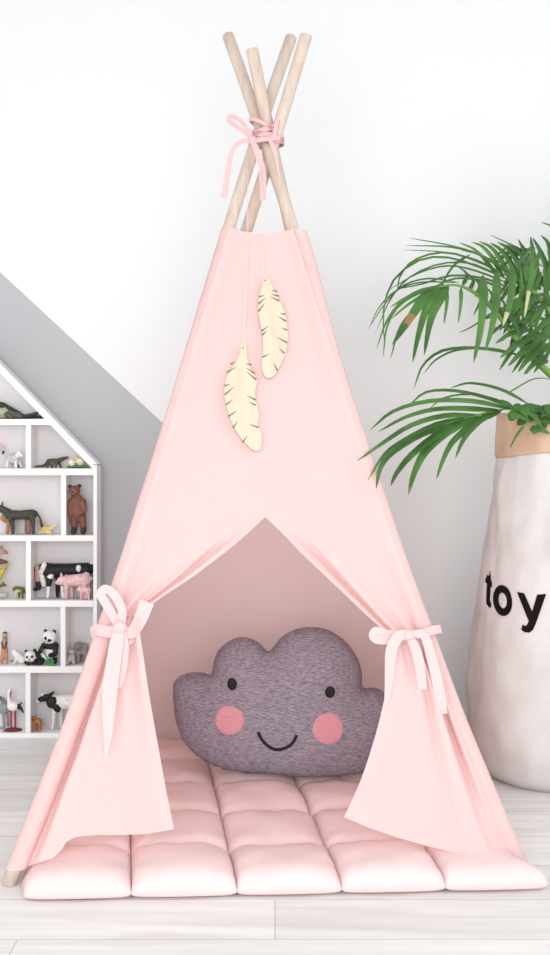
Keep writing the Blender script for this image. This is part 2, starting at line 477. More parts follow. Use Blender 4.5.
# ------------------------------------------------------------------ feather pendants
def feather(label, out, slits, scale0, string, hole):
    """out / slits in the measured close-up's units; turned to photo positions, then set just in front of the cloth"""
    S = lambda p: (210 + p[0] / 4.15, 240 + p[1] / 4.15)
    c0 = S(hole); base = Q(c0[0], c0[1], .05)
    root = empty('feather_pendant', base, label, 'hanging ornament', 'wooden feathers hanging on the tent front')
    O = catmull([(*S(p), 0) for p in out + [out[0]]], 150)[:-1]
    O = [(p.x, p.y) for p in O]
    offF = .026
    pts = [Vector(o) for o in O]
    res = delaunay_2d_cdt(pts, [(i, (i + 1) % len(pts)) for i in range(len(pts))], [], 1, 1e-4)
    bm = bmesh.new()
    vs = [bm.verts.new(Q(p.x, p.y, offF)) for p in res[0]]
    for f in res[2]:
        try: bm.faces.new([vs[i] for i in f])
        except ValueError: pass
    bmesh.ops.recalc_face_normals(bm, faces=bm.faces)
    g = bmesh.ops.extrude_face_region(bm, geom=list(bm.faces))
    for v in [e for e in g['geom'] if isinstance(e, bmesh.types.BMVert)]: v.co += FN * .004
    body = link('wooden_feather', bm, [M['ply'], M['burnt']], root, smooth=False)
    for p in body.data.polygons:
        if abs(p.normal.dot(FN)) < .5: p.material_index = 1
    for a, c in slits:
        bm = bmesh.new()
        A, B = S(a), S(c)
        d = Vector((B[0] - A[0], B[1] - A[1])); L = d.length; d.normalize(); nrm = Vector((-d.y, d.x)) * .85
        q = [(A[0] + nrm.x, A[1] + nrm.y), (A[0] - nrm.x, A[1] - nrm.y), (B[0] - nrm.x * .2, B[1] - nrm.y * .2), (B[0] + nrm.x * .2, B[1] + nrm.y * .2)]
        lo = [bm.verts.new(Q(x, y, offF + .0035)) for x, y in q]; hi = [bm.verts.new(Q(x, y, offF + .0045)) for x, y in q]
        bm.faces.new(lo[::-1]); bm.faces.new(hi)
        for i in range(4): bm.faces.new((lo[i], lo[(i + 1) % 4], hi[(i + 1) % 4], hi[i]))
        link('cut_slit', bm, M['burnt'], body, smooth=False).matrix_parent_inverse = Matrix.Identity(4)
    bm = bmesh.new()
    r = bmesh.ops.create_uvsphere(bm, u_segments=8, v_segments=6, radius=.0022)
    hc = Q(c0[0], c0[1], offF + .0035)
    for v in r['verts']: v.co += hc
    link('cord_hole', bm, M['burnt'], body).matrix_parent_inverse = Matrix.Identity(4)
    body.matrix_parent_inverse = Matrix.Translation(-root.location)
    bm = bmesh.new()
    for dx in (-.6, .6):
        tube(bm, [W(string[0][0] + dx * .3, string[0][1], YK - .01)] + [Q(x + dx, y, .024) for x, y in string[1:-1]] + [Q(string[-1][0], string[-1][1], offF + .005)], .0008, 6)
    link('hanging_cord', bm, M['cord'], root)
feather('left wooden feather ornament, hanging lower on the pink tent front',
    [(135, 428), (126, 440), (124, 470), (100, 520), (72, 565), (60, 610), (62, 660), (76, 722), (104, 790), (150, 850), (190, 879), (212, 860), (213, 805), (197, 770), (203, 725), (190, 670), (188, 620), (196, 585), (165, 530), (152, 480), (150, 440)],
    [((70, 550), (108, 528)), ((85, 515), (105, 508)), ((60, 604), (82, 600)), ((62, 642), (98, 610)), ((66, 684), (94, 662)), ((76, 732), (112, 708)), ((96, 780), (114, 752)), ((135, 840), (154, 813)), ((172, 518), (148, 512)), ((186, 555), (150, 530)), ((192, 580), (152, 546)), ((190, 664), (154, 645)), ((190, 686), (162, 672)), ((200, 778), (164, 765))],
    1, [(248, 150), (247.5, 231), (246, 290), (243.5, 346)], (137, 448))
feather('right wooden feather ornament, hanging higher and nearer the tent\'s middle',
    [(228, 148), (218, 160), (215, 190), (203, 240), (199, 300), (207, 350), (219, 400), (219, 470), (214, 525), (222, 560), (240, 577), (270, 560), (300, 505), (318, 450), (322, 390), (313, 315), (290, 255), (262, 200), (243, 160)],
    [((203, 235), (226, 230)), ((202, 265), (230, 240)), ((200, 297), (226, 263)), ((214, 378), (242, 357)), ((217, 394), (236, 376)), ((219, 486), (246, 472)), ((278, 214), (257, 208)), ((285, 233), (255, 225)), ((288, 252), (250, 235)), ((313, 309), (292, 304)), ((316, 337), (284, 318)), ((320, 374), (298, 364)), ((320, 426), (278, 404)), ((308, 470), (288, 450)), ((280, 542), (264, 510))],
    1, [(262, 150), (262, 233), (263, 255), (264.5, 280)], (229, 168))

# ------------------------------------------------------------------ quilted mat
FL, FR, BL, BR = Vector((-.527, 2.205)), Vector((.590, 2.262)), Vector((-.70, 3.32)), Vector((.48, 3.39))
bm = bmesh.new()
NC, NS = 5, 14
vcut = [0, .18, .385, .59, .795, 1]
def matpt(gu, gv):
    cu = min(int(gu * NC), NC - 1); su = (gu * NC - cu) * 2 - 1
    cv = 0
    while cv < 4 and gv > vcut[cv + 1] + 1e-9: cv += 1
    sv = (gv - vcut[cv]) / (vcut[cv + 1] - vcut[cv]) * 2 - 1
    nz = noise.noise(Vector((gu * 11, gv * 11, 1.3)))
    fu, fv = 1 - abs(su) ** 4.5, 1 - abs(sv) ** 4.5
    f = max(0, fu * fv) ** .34
    p = FL.lerp(FR, gu).lerp(BL.lerp(BR, gu), gv)
    p.x -= .045 * sstep(.8, 1, gu) * sstep(0, .12, gv)
    e = .012 * (1 - abs(su) ** 2.5)
    if gv < 1e-6 or gv > 1 - 1e-6: p.y += (-e if gv < .5 else e)
    g = .012 * (1 - abs(sv) ** 2.5)
    if gu < 1e-6 or gu > 1 - 1e-6: p.x += (-g if gu < .5 else g)
    edge = gu < 1e-6 or gu > 1 - 1e-6 or gv < 1e-6 or gv > 1 - 1e-6
    top = .012 + (.044 + .006 * nz) * f + .004 * nz * f
    # crinkles running in from the seams
    top += .005 * f * math.sin(gu * 95 + 5 * nz) * (abs(sv) ** 2) + .004 * f * math.sin(gv * 80 + 5 * nz) * (abs(su) ** 2)
    bot = max(.001, .012 - .011 * min(1, f * 1.6))
    return p, top, bot, edge
us = []
for c in range(NC):
    us += [(c + .5 + .5 * math.sin((k / NS - .5) * PI) * 1.0) / NC for k in range(NS)]
us.append(1.0); us[0] = 0.0
vs_ = []
for c in range(5):
    vs_ += [lerp(vcut[c], vcut[c + 1], .5 + .5 * math.sin((k / NS - .5) * PI)) for k in range(NS)]
vs_.append(1.0); vs_[0] = 0.0
T = [[None] * len(us) for _ in vs_]; B_ = [[None] * len(us) for _ in vs_]
for i, gv in enumerate(vs_):
    for j, gu in enumerate(us):
        p, tp, bt, ed = matpt(gu, gv)
        T[i][j] = bm.verts.new((p.x, p.y, tp)); B_[i][j] = T[i][j] if ed else bm.verts.new((p.x, p.y, bt))
for i in range(len(vs_) - 1):
    for j in range(len(us) - 1):
        bm.faces.new((T[i][j], T[i][j + 1], T[i + 1][j + 1], T[i + 1][j]))
        q = [B_[i][j], B_[i + 1][j], B_[i + 1][j + 1], B_[i][j + 1]]
        bm.faces.new(q)
mato = link('play_mat', bm, M['mat']); tag(mato, 'quilted pink padded floor mat lying under and inside the tent', 'mat')

# ------------------------------------------------------------------ cloud pillow
Yp = 2.955
out = [(173, 697), (173.5, 684), (180, 676), (191, 672.5), (202, 672.5), (211, 674), (213.5, 663), (218, 651), (229, 641), (243, 637), (257, 641.5), (268, 651), (275, 645), (282, 636.5), (295, 629.5), (309, 627), (327, 629.5), (344, 640), (357, 657), (362, 674), (363, 687), (376, 688), (390, 697), (398, 714), (398, 735), (391, 753), (378, 766), (361, 772.5), (345, 775), (309, 776.5), (273, 774), (241, 771.5), (218, 767), (200, 758), (185, 743), (176, 722)]
pc = (280, 712)
sc = Yp / F
tilt = math.radians(13); YP0, ZP0 = 2.905, .052
def loc2(p):
    # view ray meets the leaning plane through (x, YP0, ZP0); returns metres along and up the plane
    dx, dz = (p[0] - CX) / F, -(p[1] - HY) / F
    # Y = YP0 + u sin, Z = ZP0 + u cos ; Z - CAMZ = dz * Y
    u = (dz * YP0 + CAMZ - ZP0) / (math.cos(tilt) - dz * math.sin(tilt))
    return Vector((dx * (YP0 + u * math.sin(tilt)), u))
def dense(poly, step):
    r = []
    for i, a in enumerate(poly):
        c = poly[(i + 1) % len(poly)]; n = max(1, int((c - a).length / step))
        r += [a.lerp(c, k / n) for k in range(n)]
    return r
sm = [Vector((p.x, p.y)) for p in catmull([(*loc2(p), 0) for p in out + [out[0]]], 420)[:-1]]
poly = sm[::2]
def dist(p):
    best = 9
    for i, a in enumerate(poly):
        c = poly[(i + 1) % len(poly)]; ab = c - a; t = max(0, min(1, (p - a).dot(ab) / max(1e-12, ab.dot(ab))))
        best = min(best, (p - (a + ab * t)).length)
    return best
def inside(p):
    k = False
    for i, a in enumerate(poly):
        c = poly[i - 1]
        if (a.y > p.y) != (c.y > p.y) and p.x < (c.x - a.x) * (p.y - a.y) / (c.y - a.y) + a.x: k = not k
    return k
def hgt(p):
    d = dist(p); R = .15; q = min(1, d / R)
    return .088 * math.sqrt(max(0, 1 - (1 - q) ** 2)) + .004
pillow_bottom = min(p.y for p in poly)
def PW(x, u, h):
    return Vector((x, YP0 + u * math.sin(tilt) - h * math.cos(tilt), ZP0 + u * math.cos(tilt) + h * math.sin(tilt) * -.2))
inner = []
step = .011
x0, x1 = min(p.x for p in poly), max(p.x for p in poly); y0, y1 = pillow_bottom, max(p.y for p in poly)
yy = y0; row = 0
while yy < y1:
    xx = x0 + (step / 2 if row % 2 else 0)
    while xx < x1:
        p = Vector((xx, yy))
        if inside(p) and dist(p) > .006: inner.append(p)
        xx += step
    yy += step * .87; row += 1
allp = poly + inner; nb = len(poly)
# a second ring close to the rim keeps the roll of the edge round
res = delaunay_2d_cdt(allp, [(i, (i + 1) % nb) for i in range(nb)], [], 1, 1e-6)
bm = bmesh.new(); fr_, bk_ = [], []
for k, p in enumerate(res[0]):
    ob = k < nb
    h = 0 if ob else hgt(p)
    h2 = h + (.002 * noise.noise(Vector((p.x * 30, p.y * 30, 0))) if not ob else 0)
    a = bm.verts.new(PW(p.x, p.y, h2)); fr_.append(a)
    bk_.append(a if ob else bm.verts.new(PW(p.x, p.y, -h * .8)))
for f in res[2]:
    bm.faces.new([fr_[i] for i in f])
    q = [bk_[i] for i in reversed(f)]
    if len(set(q)) == 3 and not all(i < nb for i in f): bm.faces.new(q)
pil = link('cloud_pillow', bm, M['knit'])
tag(pil, 'grey knitted cloud-shaped pillow with a smiling face, sitting on the mat', 'pillow')
def face_at(px, py):
    q = [px, py]
    for _ in range(8):
        p = loc2(q); r = proj(PW(p.x, p.y, hgt(p))); q = [q[0] + px - r[0], q[1] + py - r[1]]
    return loc2(q)
def disc(name, px, py, rx, ry, m, lift):
    c = face_at(px, py); bm = bmesh.new(); rows = []
    nr = 8
    for i in range(nr + 1):
        r = i / nr * .999 + .001; l = lift if i < nr else -.002
        rows.append([])
        for k in range(28):
            a = 2 * PI * k / 28; p = c + Vector((math.cos(a) * rx * sc * r, math.sin(a) * ry * sc * r))
            rows[-1].append(PW(p.x, p.y, hgt(p) + l))
    V = grid(bm, rows, True); bm.faces.new(V[0]); return link(name, bm, m, pil)
disc('eye', 232, 684, 5.2, 6, M['black'], .0035); disc('eye', 330, 692, 5.4, 6, M['black'], .0035)
tag(disc('cheek', 229.5, 720.5, 14.5, 14.5, M['felt'], .003), 'round pink felt cheek'); tag(disc('cheek', 328, 729, 15.5, 15.5, M['felt'], .003), 'round pink felt cheek')
bm = bmesh.new()
sp = catmull([(258, 732, 0), (263, 741, 0), (270, 747, 0), (278, 749.5, 0), (287, 747, 0), (293, 742, 0), (296.5, 735, 0)], 28)
tube(bm, [PW(*face_at(p.x, p.y), hgt(face_at(p.x, p.y)) + .002) for p in sp], .0042, 8); link('smile', bm, M['black'], pil)

# ------------------------------------------------------------------ house shelf
YF, YB = 3.51, 3.60
def sx_(px): return (px - CX) * YF / F
def sz_(py): return CAMZ - (py - HY) * YF / F
XR = sx_(97); XAP = sx_(-37); XL = 2 * XAP - XR
ZE = sz_(464); ZAP = ZE + (XR - XAP) * 1.035
tB = .0125
shelf = empty('house_shelf', ((XL + XR) / 2, (YF + YB) / 2, 0), 'white house-shaped wall shelf with small cells full of toy animals', 'shelf')
def sbox(name, lo, hi, m=M['board']):
    bm = bmesh.new(); box(bm, lo, hi, .0012); return link(name, bm, m, shelf, smooth=False)
sbox('side_panel', (XR - tB, YF, 0.0), (XR, YB, ZE)); sbox('side_panel', (XL, YF, 0.0), (XL + tB, YB, ZE))
rt = .031   # vertical thickness of the sloping roof board
bm = bmesh.new(); prism(bm, [(XR, ZE), (XAP, ZAP), (XAP, ZAP - rt), (XR - tB, ZE + tB * 1.035 - rt), (XR - tB, ZE - .004), (XR, ZE - .004)], YF, YB); link('roof_board', bm, M['board'], shelf, smooth=False)
bm = bmesh.new(); prism(bm, [(XL, ZE), (XAP, ZAP), (XAP, ZAP - rt), (XL + tB, ZE + tB * 1.035 - rt), (XL + tB, ZE - .004), (XL, ZE - .004)], YF, YB); link('roof_board', bm, M['board'], shelf, smooth=False)
bm = bmesh.new(); prism(bm, [(XL + .002, .0), (XR - .002, .0), (XR - .002, ZE), (XAP, ZAP - .004), (XL + .002, ZE)], YB, YB + .010); link('back_panel', bm, M['backboard'], shelf, smooth=False)
levels = [(419, 425), (468.5, 475.3), (535.4, 541.2), (600.5, 607), (666.5, 673), (733.3, 738)]
ZS = []
for k, (a, c) in enumerate(levels):
    zt, zb = sz_(a), max(0, sz_(c)); ZS.append(zt)
    xe = XR - tB
    if k == 0: xe = XAP + (ZAP - rt - zt) / 1.035 + .018
    xl = 2 * XAP - xe
    sbox('shelf_board', (xl, YF + .0006, zb), (xe, YB, zt))
divs = [(1, 25.6, 31), (2, 60.8, 66), (3, 25.8, 30.8), (4, 60.4, 65.4), (5, 25.3, 30.4)]
for k, a, c in divs:
    zt, zb = max(0, sz_(levels[k - 1][1])), ZS[k]
    xa, xc = sx_(a), sx_(c)
    sbox('divider', (xa, YF + .001, zb), (xc, YB, zt))
    sbox('divider', (2 * XAP - xc, YF + .001, zb), (2 * XAP - xa, YB, zt))

# ------------------------------------------------------------------ toy animals
YT = 3.555; s = YT / F
deps = bpy.context.evaluated_depsgraph_get()
def toy(name, label, row, prims, cat='toy animal', vox=.0021, group='toy animals in the house shelf', dy=0.0, sh=0.0):
    """prims in photo pixels: ('c', x,y,d,r, x,y,d,r, colour) capsule, ('e', x,y,d, rx,ry,rd, colour, roll)"""
    zf = ZS[row]; yb = HY + (CAMZ - zf) / s
    def w(x, y, d): return Vector(((x - CX) * s, YT + dy + d * s, zf + (yb - y) * s))
    prims = [(p[0], p[1] + sh) + p[2:4] + ((p[4], p[5] + sh) + p[6:] if p[0] == 'c' else p[4:]) for p in prims]
    bm = bmesh.new(); info = []
    for p in prims:
        if p[0] == 'c':
            a, ra, c, rc, colr = w(*p[1:4]), p[4] * s, w(*p[5:8]), p[8] * s, p[9]
            n = max(2, int((a - c).length / (min(ra, rc) * .45)) + 1)
            for i in range(n + 1):
                q = bmesh.ops.create_icosphere(bm, subdivisions=2, radius=lerp(ra, rc, i / n))
                for v in q['verts']: v.co += a.lerp(c, i / n)
            info.append(('c', a, ra, c, rc, colr))
        else:
            c = w(*p[1:4]); R = Matrix.Rotation(math.radians(p[8] if len(p) > 8 else 0), 3, 'Y')
            q = bmesh.ops.create_icosphere(bm, subdivisions=3, radius=1)
            for v in q['verts']: v.co = c + R @ Vector((v.co.x * p[4] * s, v.co.y * p[6] * s, v.co.z * p[5] * s))
            info.append(('e', c, R.transposed(), (p[4] * s, p[6] * s, p[5] * s), p[7]))
    lo = min(v.co.z for v in bm.verts)
    lift = Vector((0, 0, zf + .0004 - lo))
    cols = []
    for i in info:
        if i[-1] not in cols: cols.append(i[-1])
    tmp = bpy.data.meshes.new('tmp'); bm.to_mesh(tmp); bm.free()
    o = bpy.data.objects.new(name, tmp); COL.objects.link(o)
    md = o.modifiers.new('r', 'REMESH'); md.mode = 'VOXEL'; md.voxel_size = vox
    bpy.context.view_layer.update()
    me = bpy.data.meshes.new_from_object(o.evaluated_get(bpy.context.evaluated_depsgraph_get()))
    o.modifiers.clear(); o.data = me; me.name = name
    me.materials.clear()
    for c in cols: me.materials.append(toymat(c))
    for f in me.polygons:
        x = f.center; best, bi = 1e9, 0
        for i in info:
            if i[0] == 'c':
                ab = i[3] - i[1]; t = max(0, min(1, (x - i[1]).dot(ab) / max(1e-12, ab.dot(ab))))
                d = (x - (i[1] + ab * t)).length - lerp(i[2], i[4], t)
            else:
                q = i[2] @ (x - i[1]); k = math.sqrt(sum((q[j] / i[3][j]) ** 2 for j in range(3))); d = (k - 1) * min(i[3])
            if d < best: best, bi = d, cols.index(i[-1])
        f.material_index = bi; f.use_smooth = True
    # small smoothing
    b2 = bmesh.new(); b2.from_mesh(me)
    bmesh.ops.smooth_vert(b2, verts=b2.verts, factor=.5, use_axis_x=True, use_axis_y=True, use_axis_z=True)
    for v in b2.verts: v.co += lift
    base = Vector((sum(v.co.x for v in b2.verts) / len(b2.verts), YT + dy, zf))
    for v in b2.verts: v.co -= base
    b2.to_mesh(me); b2.free(); o.location = base
    bpy.data.meshes.remove(tmp)
    tag(o, label, cat, group); return o
DG, MG, PALE = (.035, .045, .03), (.10, .115, .08), (.40, .40, .27)
BLK, WHT, PNK = (.012, .012, .014), (.80, .78, .76), (.74, .50, .50)
c = lambda *a: ('c',) + a
e = lambda *a: ('e',) + a
# gable: mottled grey-green seal
toy('toy_seal', 'dark grey-green toy seal lying in the shelf\'s gable', 0, [
    c(-24, 406, 0, 6, -10, 409.5, 0, 9, MG), c(-10, 410, 0, 8.6, 4, 411, 0, 7.4, PALE), c(4, 411.5, 0, 6.6, 20, 415, 0, 3.6, MG),
    c(-10, 405, -1, 6.6, 3, 407, -1, 5.6, DG), c(3, 407, -1, 5.4, 19, 413.5, 0, 3, DG), c(19, 414.5, 0, 2.8, 26, 416, 0, 2.2, DG),
    c(26, 415.5, -2, 2, 38, 413, -5, 2.0, DG), c(26, 416, 3, 2, 42, 416, 4, 1.6, DG), c(8, 414, -6, 2.5, 14, 416.5, -9, 1.6, MG),
    c(-24, 407, 0, 5.5, -31, 405, 0, 4, MG)])
# second row
toy('toy_flamingo', 'pink toy flamingo beside the pale grey lamb, cut by the left edge', 1, [
    c(-8, 466, 0, 1.3, -8, 456, 0, 1.3, PNK), c(-5, 466, 3, 1.3, -6, 456, 2, 1.3, PNK), e(-9, 453, 0, 7, 5, 4.5, PNK), c(-4, 452, 0, 2, -2, 445, 0, 1.8, PNK),
    c(-2, 445, 0, 2, 2, 446, 0, 2.6, (.66, .45, .50)), c(2, 447, 0, 2.2, 4.5, 450, 0, 1.6, (.66, .45, .50)), c(4.5, 451, 0, 1.5, 3.8, 454, 0, .9, BLK), c(-9, 467, 2, 1.2, -4, 467, 2, 1.2, PNK)], dy=-.012)
toy('toy_lamb', 'small pale grey and white toy lamb beside the flamingo', 1, [
    e(12, 459, 0, 7.2, 5.2, 5, (.55, .53, .53)), c(7, 462, -2, 1.8, 7, 467, -2, 1.5, WHT), c(8, 462, 3, 1.8, 9, 467, 3, 1.5, WHT), c(16, 460, -2, 1.8, 16, 467, -2, 1.5, WHT), c(17, 460, 3, 1.8, 20, 467, 3, 1.5, WHT),
    c(17, 457, 0, 3, 19, 453.5, -2, 2.8, WHT), c(19, 454, -2, 2.4, 22, 456, -4, 1.7, WHT), c(18, 452.5, 0, .9, 16, 451, 2, .8, WHT), c(18.3, 466, -2, 1.2, 18.6, 467.3, -2, 1.1, DG)], dy=.006)
BR1, BR2 = (.075, .062, .035), (.20, .17, .09)
toy('toy_lizard', 'brown toy lizard with a long tail in the right eaves cell', 1, [
    c(33, 467.3, 0, .9, 42, 466.5, 0, 1.4, BR1), c(42, 466.5, 0, 1.5, 48, 462.5, 0, 2.8, BR1), c(47, 462.5, 0, 3.2, 56, 462, 0, 3.0, BR1), c(48, 464.3, -.5, 2.2, 55, 464, -.5, 2, BR2),
    c(56, 461.5, 0, 2.5, 61, 459.5, 0, 2.1, BR1), c(61, 459.5, 0, 2, 66, 458, 0, 1.1, BR1),
    c(47, 464, -3, 1.4, 46, 468, -4, 1.1, BR1), c(48, 464, 3, 1.4, 49.5, 468, 4, 1.1, BR1), c(55.5, 463, -3, 1.3, 54.5, 468, -4, 1.1, BR1), c(56, 463, 3, 1.3, 58, 468, 4, 1.1, BR1)], sh=2.2)
toy('toy_flower', 'cream toy flowers on a green base in the right eaves cell', 1, [
    e(77, 467, 0, 11, 1.5, 7, (.07, .20, .07)), e(72.5, 462.8, -2, 4, 3.4, 4, (.78, .70, .52)), e(80, 462, 1, 4.2, 4, 4, (.80, .74, .60)), e(76, 460.5, 3, 3, 3.4, 3, (.76, .62, .48)), c(84, 466, -2, 1.6, 88, 466.8, -2, 1.1, (.09, .24, .08))], cat='toy')
# third row
DK = (.055, .055, .045)
toy('toy_donkey', 'dark grey toy donkey standing beside the brown bear\'s cell', 2, [
    c(11, 516, 0, 5.2, 22, 516, 0, 4.8, DK), c(22, 516, 0, 4.8, 33, 515.5, 0, 5.4, DK), c(10, 514, 0, 4.4, 2, 509.5, 0, 3.6, DK), c(2, 509.5, 0, 3.4, -6, 514, 0, 2.3, DK), c(1, 507.5, -1.5, 1.2, 0, 503.5, -2.5, .9, DK), c(3, 507.5, 1.5, 1.2, 3, 503.5, 2.5, .9, DK),
    c(12, 518, -3, 2.6, 15.5, 526, -3, 1.5, DK), c(15.5, 526, -3, 1.5, 15, 534, -3, 1.5, DK), c(10, 518, 3, 2.6, 12, 526, 4, 1.5, DK), c(12, 526, 4, 1.5, 13, 534, 4, 1.5, DK),
    c(34, 517, -3, 3, 35.5, 526, -3, 1.7, DK), c(35.5, 526, -3, 1.6, 35, 534, -3, 1.6, DK), c(33, 517, 3, 3, 33, 526, 4, 1.6, DK), c(33, 526, 4, 1.5, 34, 534, 4, 1.5, DK),
    c(37, 513, 0, 1.4, 41, 519, 0, 1.1, DK), c(41, 519, 0, 1.1, 43, 527, 0, 1.7, DK)], dy=-.016)
TAN = (.46, .27, .12)
toy('toy_lion', 'tan toy lion partly hidden behind the dark grey donkey', 2, [
    e(17, 516, 0, 14, 4.6, 4.5, TAN), e(5, 518, -1, 5, 6, 5, (.38, .20, .09)), e(2, 519, -3, 3, 3.4, 3, TAN), c(8, 520, -2, 2.2, 6, 533, -2, 1.9, TAN), c(10, 520, 3, 2.2, 10, 533, 3, 1.9, TAN),
    c(27, 519, -2, 2.3, 28, 533, -2, 1.9, (.36, .20, .15)), c(25, 519, 3, 2.3, 24, 533, 3, 1.9, (.36, .20, .15)), c(30, 516, 0, 1.2, 33, 525, 0, 1, TAN)], dy=.022)
toy('toy_starfish', 'pale yellow toy starfish lying behind the donkey\'s hind legs', 2, [
    c(45, 529.5, 0, 3, 38, 521, 2, 1.7, (.76, .58, .22)), c(45, 530, 0, 3, 53, 527, 0, 1.7, (.78, .62, .30)), c(53, 527, 0, 1.7, 56, 524.5, 0, .9, (.80, .66, .36)), c(45, 531, 0, 2.8, 39, 532.5, -3, 1.6, (.76, .58, .22)), c(45, 531, 0, 2.8, 51, 532.3, -4, 1.5, (.78, .62, .30)), c(45, 530, 1, 2.6, 45, 526, 5, 1.5, (.76, .58, .22))], dy=.008)
BB, BD = (.20, .085, .055), (.055, .025, .02)
toy('toy_bear', 'brown toy bear standing upright in its own cell', 2, [
    e(76.5, 511, 0, 8.4, 10, 7, BB), e(76, 501.5, 0, 7, 7, 6, BB), e(74, 491.5, -1, 5.4, 5.6, 5.2, BB), c(73.5, 492, -4, 2.9, 73, 492.8, -7.5, 2.1, (.36, .19, .14)), e(73, 492, -9.4, 1.2, .9, .8, BD), e(69, 487, 0, 2.1, 2.1, 1.3, BD), e(78.3, 486.4, 0, 2.1, 2.1, 1.3, BD),
    c(82, 502, -1, 3.4, 84, 510, -3, 3, BB), c(84, 510, -3, 2.8, 80, 514, -6, 2.3, BB), c(70, 502, -1, 3.4, 68.8, 511, -3, 2.8, BB), c(68.8, 511, -3, 2.6, 71, 515, -5, 2.2, BB),
    c(80.5, 517, 0, 4.4, 82.5, 527, 0, 3.4, BB), c(82.5, 527, 0, 3.2, 82.5, 532, -1.5, 3, BD), c(72.5, 517, 0, 4.4, 73.5, 527, 0, 3.4, BB), c(73.5, 527, 0, 3.2, 73, 532, -1.5, 3, BD)], dy=-.012, sh=1.7)
# fourth row
YEL, OL = (.62, .47, .06), (.11, .11, .03)
toy('toy_bird', 'yellow and brown toy bird at the shelf\'s left edge', 3, [
    c(-6, 552, 0, 4.6, 3, 554, 0, 2.6, (.50, .30, .25)), c(3, 554, 0, 2.4, 8, 555, 0, 1.1, (.30, .22, .18)), c(-4, 564, 0, 4.2, 6, 564, 0, 1.7, (.16, .07, .06)), c(6, 564, 0, 1.5, 7, 564, 0, 1.1, BLK),
    c(-6, 556, 0, 5, -8, 590, 0, 7, YEL), c(-3, 580, 0, 5, 3, 573, 0, 3, YEL), c(3, 573, 0, 2.6, 9, 565.5, 0, 1, (.36, .34, .08)), c(0, 548.5, 0, 1.3, 3, 549.5, 0, 1, (.3, .18, .14)),
    c(-8, 590, 0, 6, -6, 597, 0, 4, (.35, .35, .36)), c(-6, 597, 0, 3, 6, 597, 0, 3, (.45, .45, .46)), c(0, 588, -3, 1.8, 7, 587, -3, 1.2, OL), c(4, 587, -3, 1.4, 4.6, 584, -3, .9, OL)], dy=-.006)
toy('toy_leopard', 'tiny mottled olive toy leopard cub standing alone', 3, [
    c(17, 590, 0, 2.6, 22, 591, 0, 2.9, OL), e(20, 592.3, -1.5, 2.6, 1.6, 1.8, (.50, .45, .22)), c(17, 590, 0, 2.2, 14.5, 590.5, -2, 1.9, OL), c(14.5, 588.8, -2, .8, 15, 587.8, -2, .6, OL), c(17, 592, -2, 1.3, 16.2, 599, -2, 1.1, (.58, .52, .28)), c(18.5, 592, 2, 1.2, 18.6, 599, 2, 1, OL), c(22.5, 592, -2, 1.4, 23.4, 599, -2, 1.1, OL), c(22, 592, 2, 1.3, 21.2, 599, 2, 1, (.58, .52, .28)), c(24, 590, 0, .9, 25.2, 595, 0, .7, OL)])
toy('toy_cow', 'black toy cow with white patches grazing behind the pink pig', 3, [
    c(45, 573, 0, 7.4, 62, 573, 0, 7.2, BLK), c(62, 573, 0, 7.2, 84, 572, 0, 7, BLK), e(41.5, 570, -5, 2.8, 6.5, 3.2, WHT, 15), c(44, 571, 0, 6, 36, 572, 0, 5, BLK),
    e(77, 570.5, -6, 2.6, 3.6, 2.2, WHT), e(49, 578.5, -6.5, 3.4, 2.6, 2, WHT), c(36, 571, -1, 4.2, 36, 583, -3, 3, (.50, .30, .26)), c(39, 574, -3, 2.8, 42, 587, -4, 2.2, WHT), c(36, 583, -3, 2.9, 37, 590, -4, 2.6, BLK), c(37, 590, -4, 2.6, 33.5, 591.5, -5, 2, BLK),
    c(48, 578, -4, 4, 47, 587, -5, 2.6, BLK), c(47, 587, -5, 2.2, 46, 599, -5, 1.8, WHT), c(55, 578, 3, 3.5, 54, 599, 3, 1.8, BLK), c(60, 579, -4, 3.4, 60.5, 587, -5, 2.3, BLK), c(60.5, 586, -5, 2.2, 61.5, 599, -5, 1.8, WHT), c(84, 576, -3, 4, 86, 599, -3, 1.9, WHT), c(82, 576, 4, 4, 82, 599, 4, 1.9, BLK),
    c(89, 568, 0, 1.6, 92, 572, -1, 1.3, BLK), c(92, 572, -1, 1.2, 92.5, 584, -1, 1.3, BLK), c(88, 566.5, 0, 1.2, 91, 564, 0, .9, WHT)], dy=.012, sh=2)
toy('toy_pig', 'pink toy pig standing in front of the black and white cow', 3, [
    c(69, 582, 0, 6, 86, 581, 0, 6.8, PNK), c(69, 581.5, 0, 5.4, 63, 582, -1, 4.6, PNK), c(63, 582.5, -1, 4, 59, 583.5, -1, 2.3, PNK), c(64, 578.5, -3, 1.8, 63.5, 574, -4, .9, PNK), c(66.5, 578.5, 3, 1.8, 67.5, 575, 4, .9, PNK),
    c(69, 586, -3, 2.6, 68, 598.5, -3, 1.7, PNK), c(72, 586, 3, 2.6, 73, 598.5, 3, 1.7, PNK), c(86, 586, -3, 3, 88, 598.5, -3, 1.8, PNK), c(84, 586, 3, 3, 82, 598.5, 3, 1.8, PNK), c(92, 578, 0, .9, 94, 581, 0, .7, PNK)], dy=-.016, sh=-0.6)
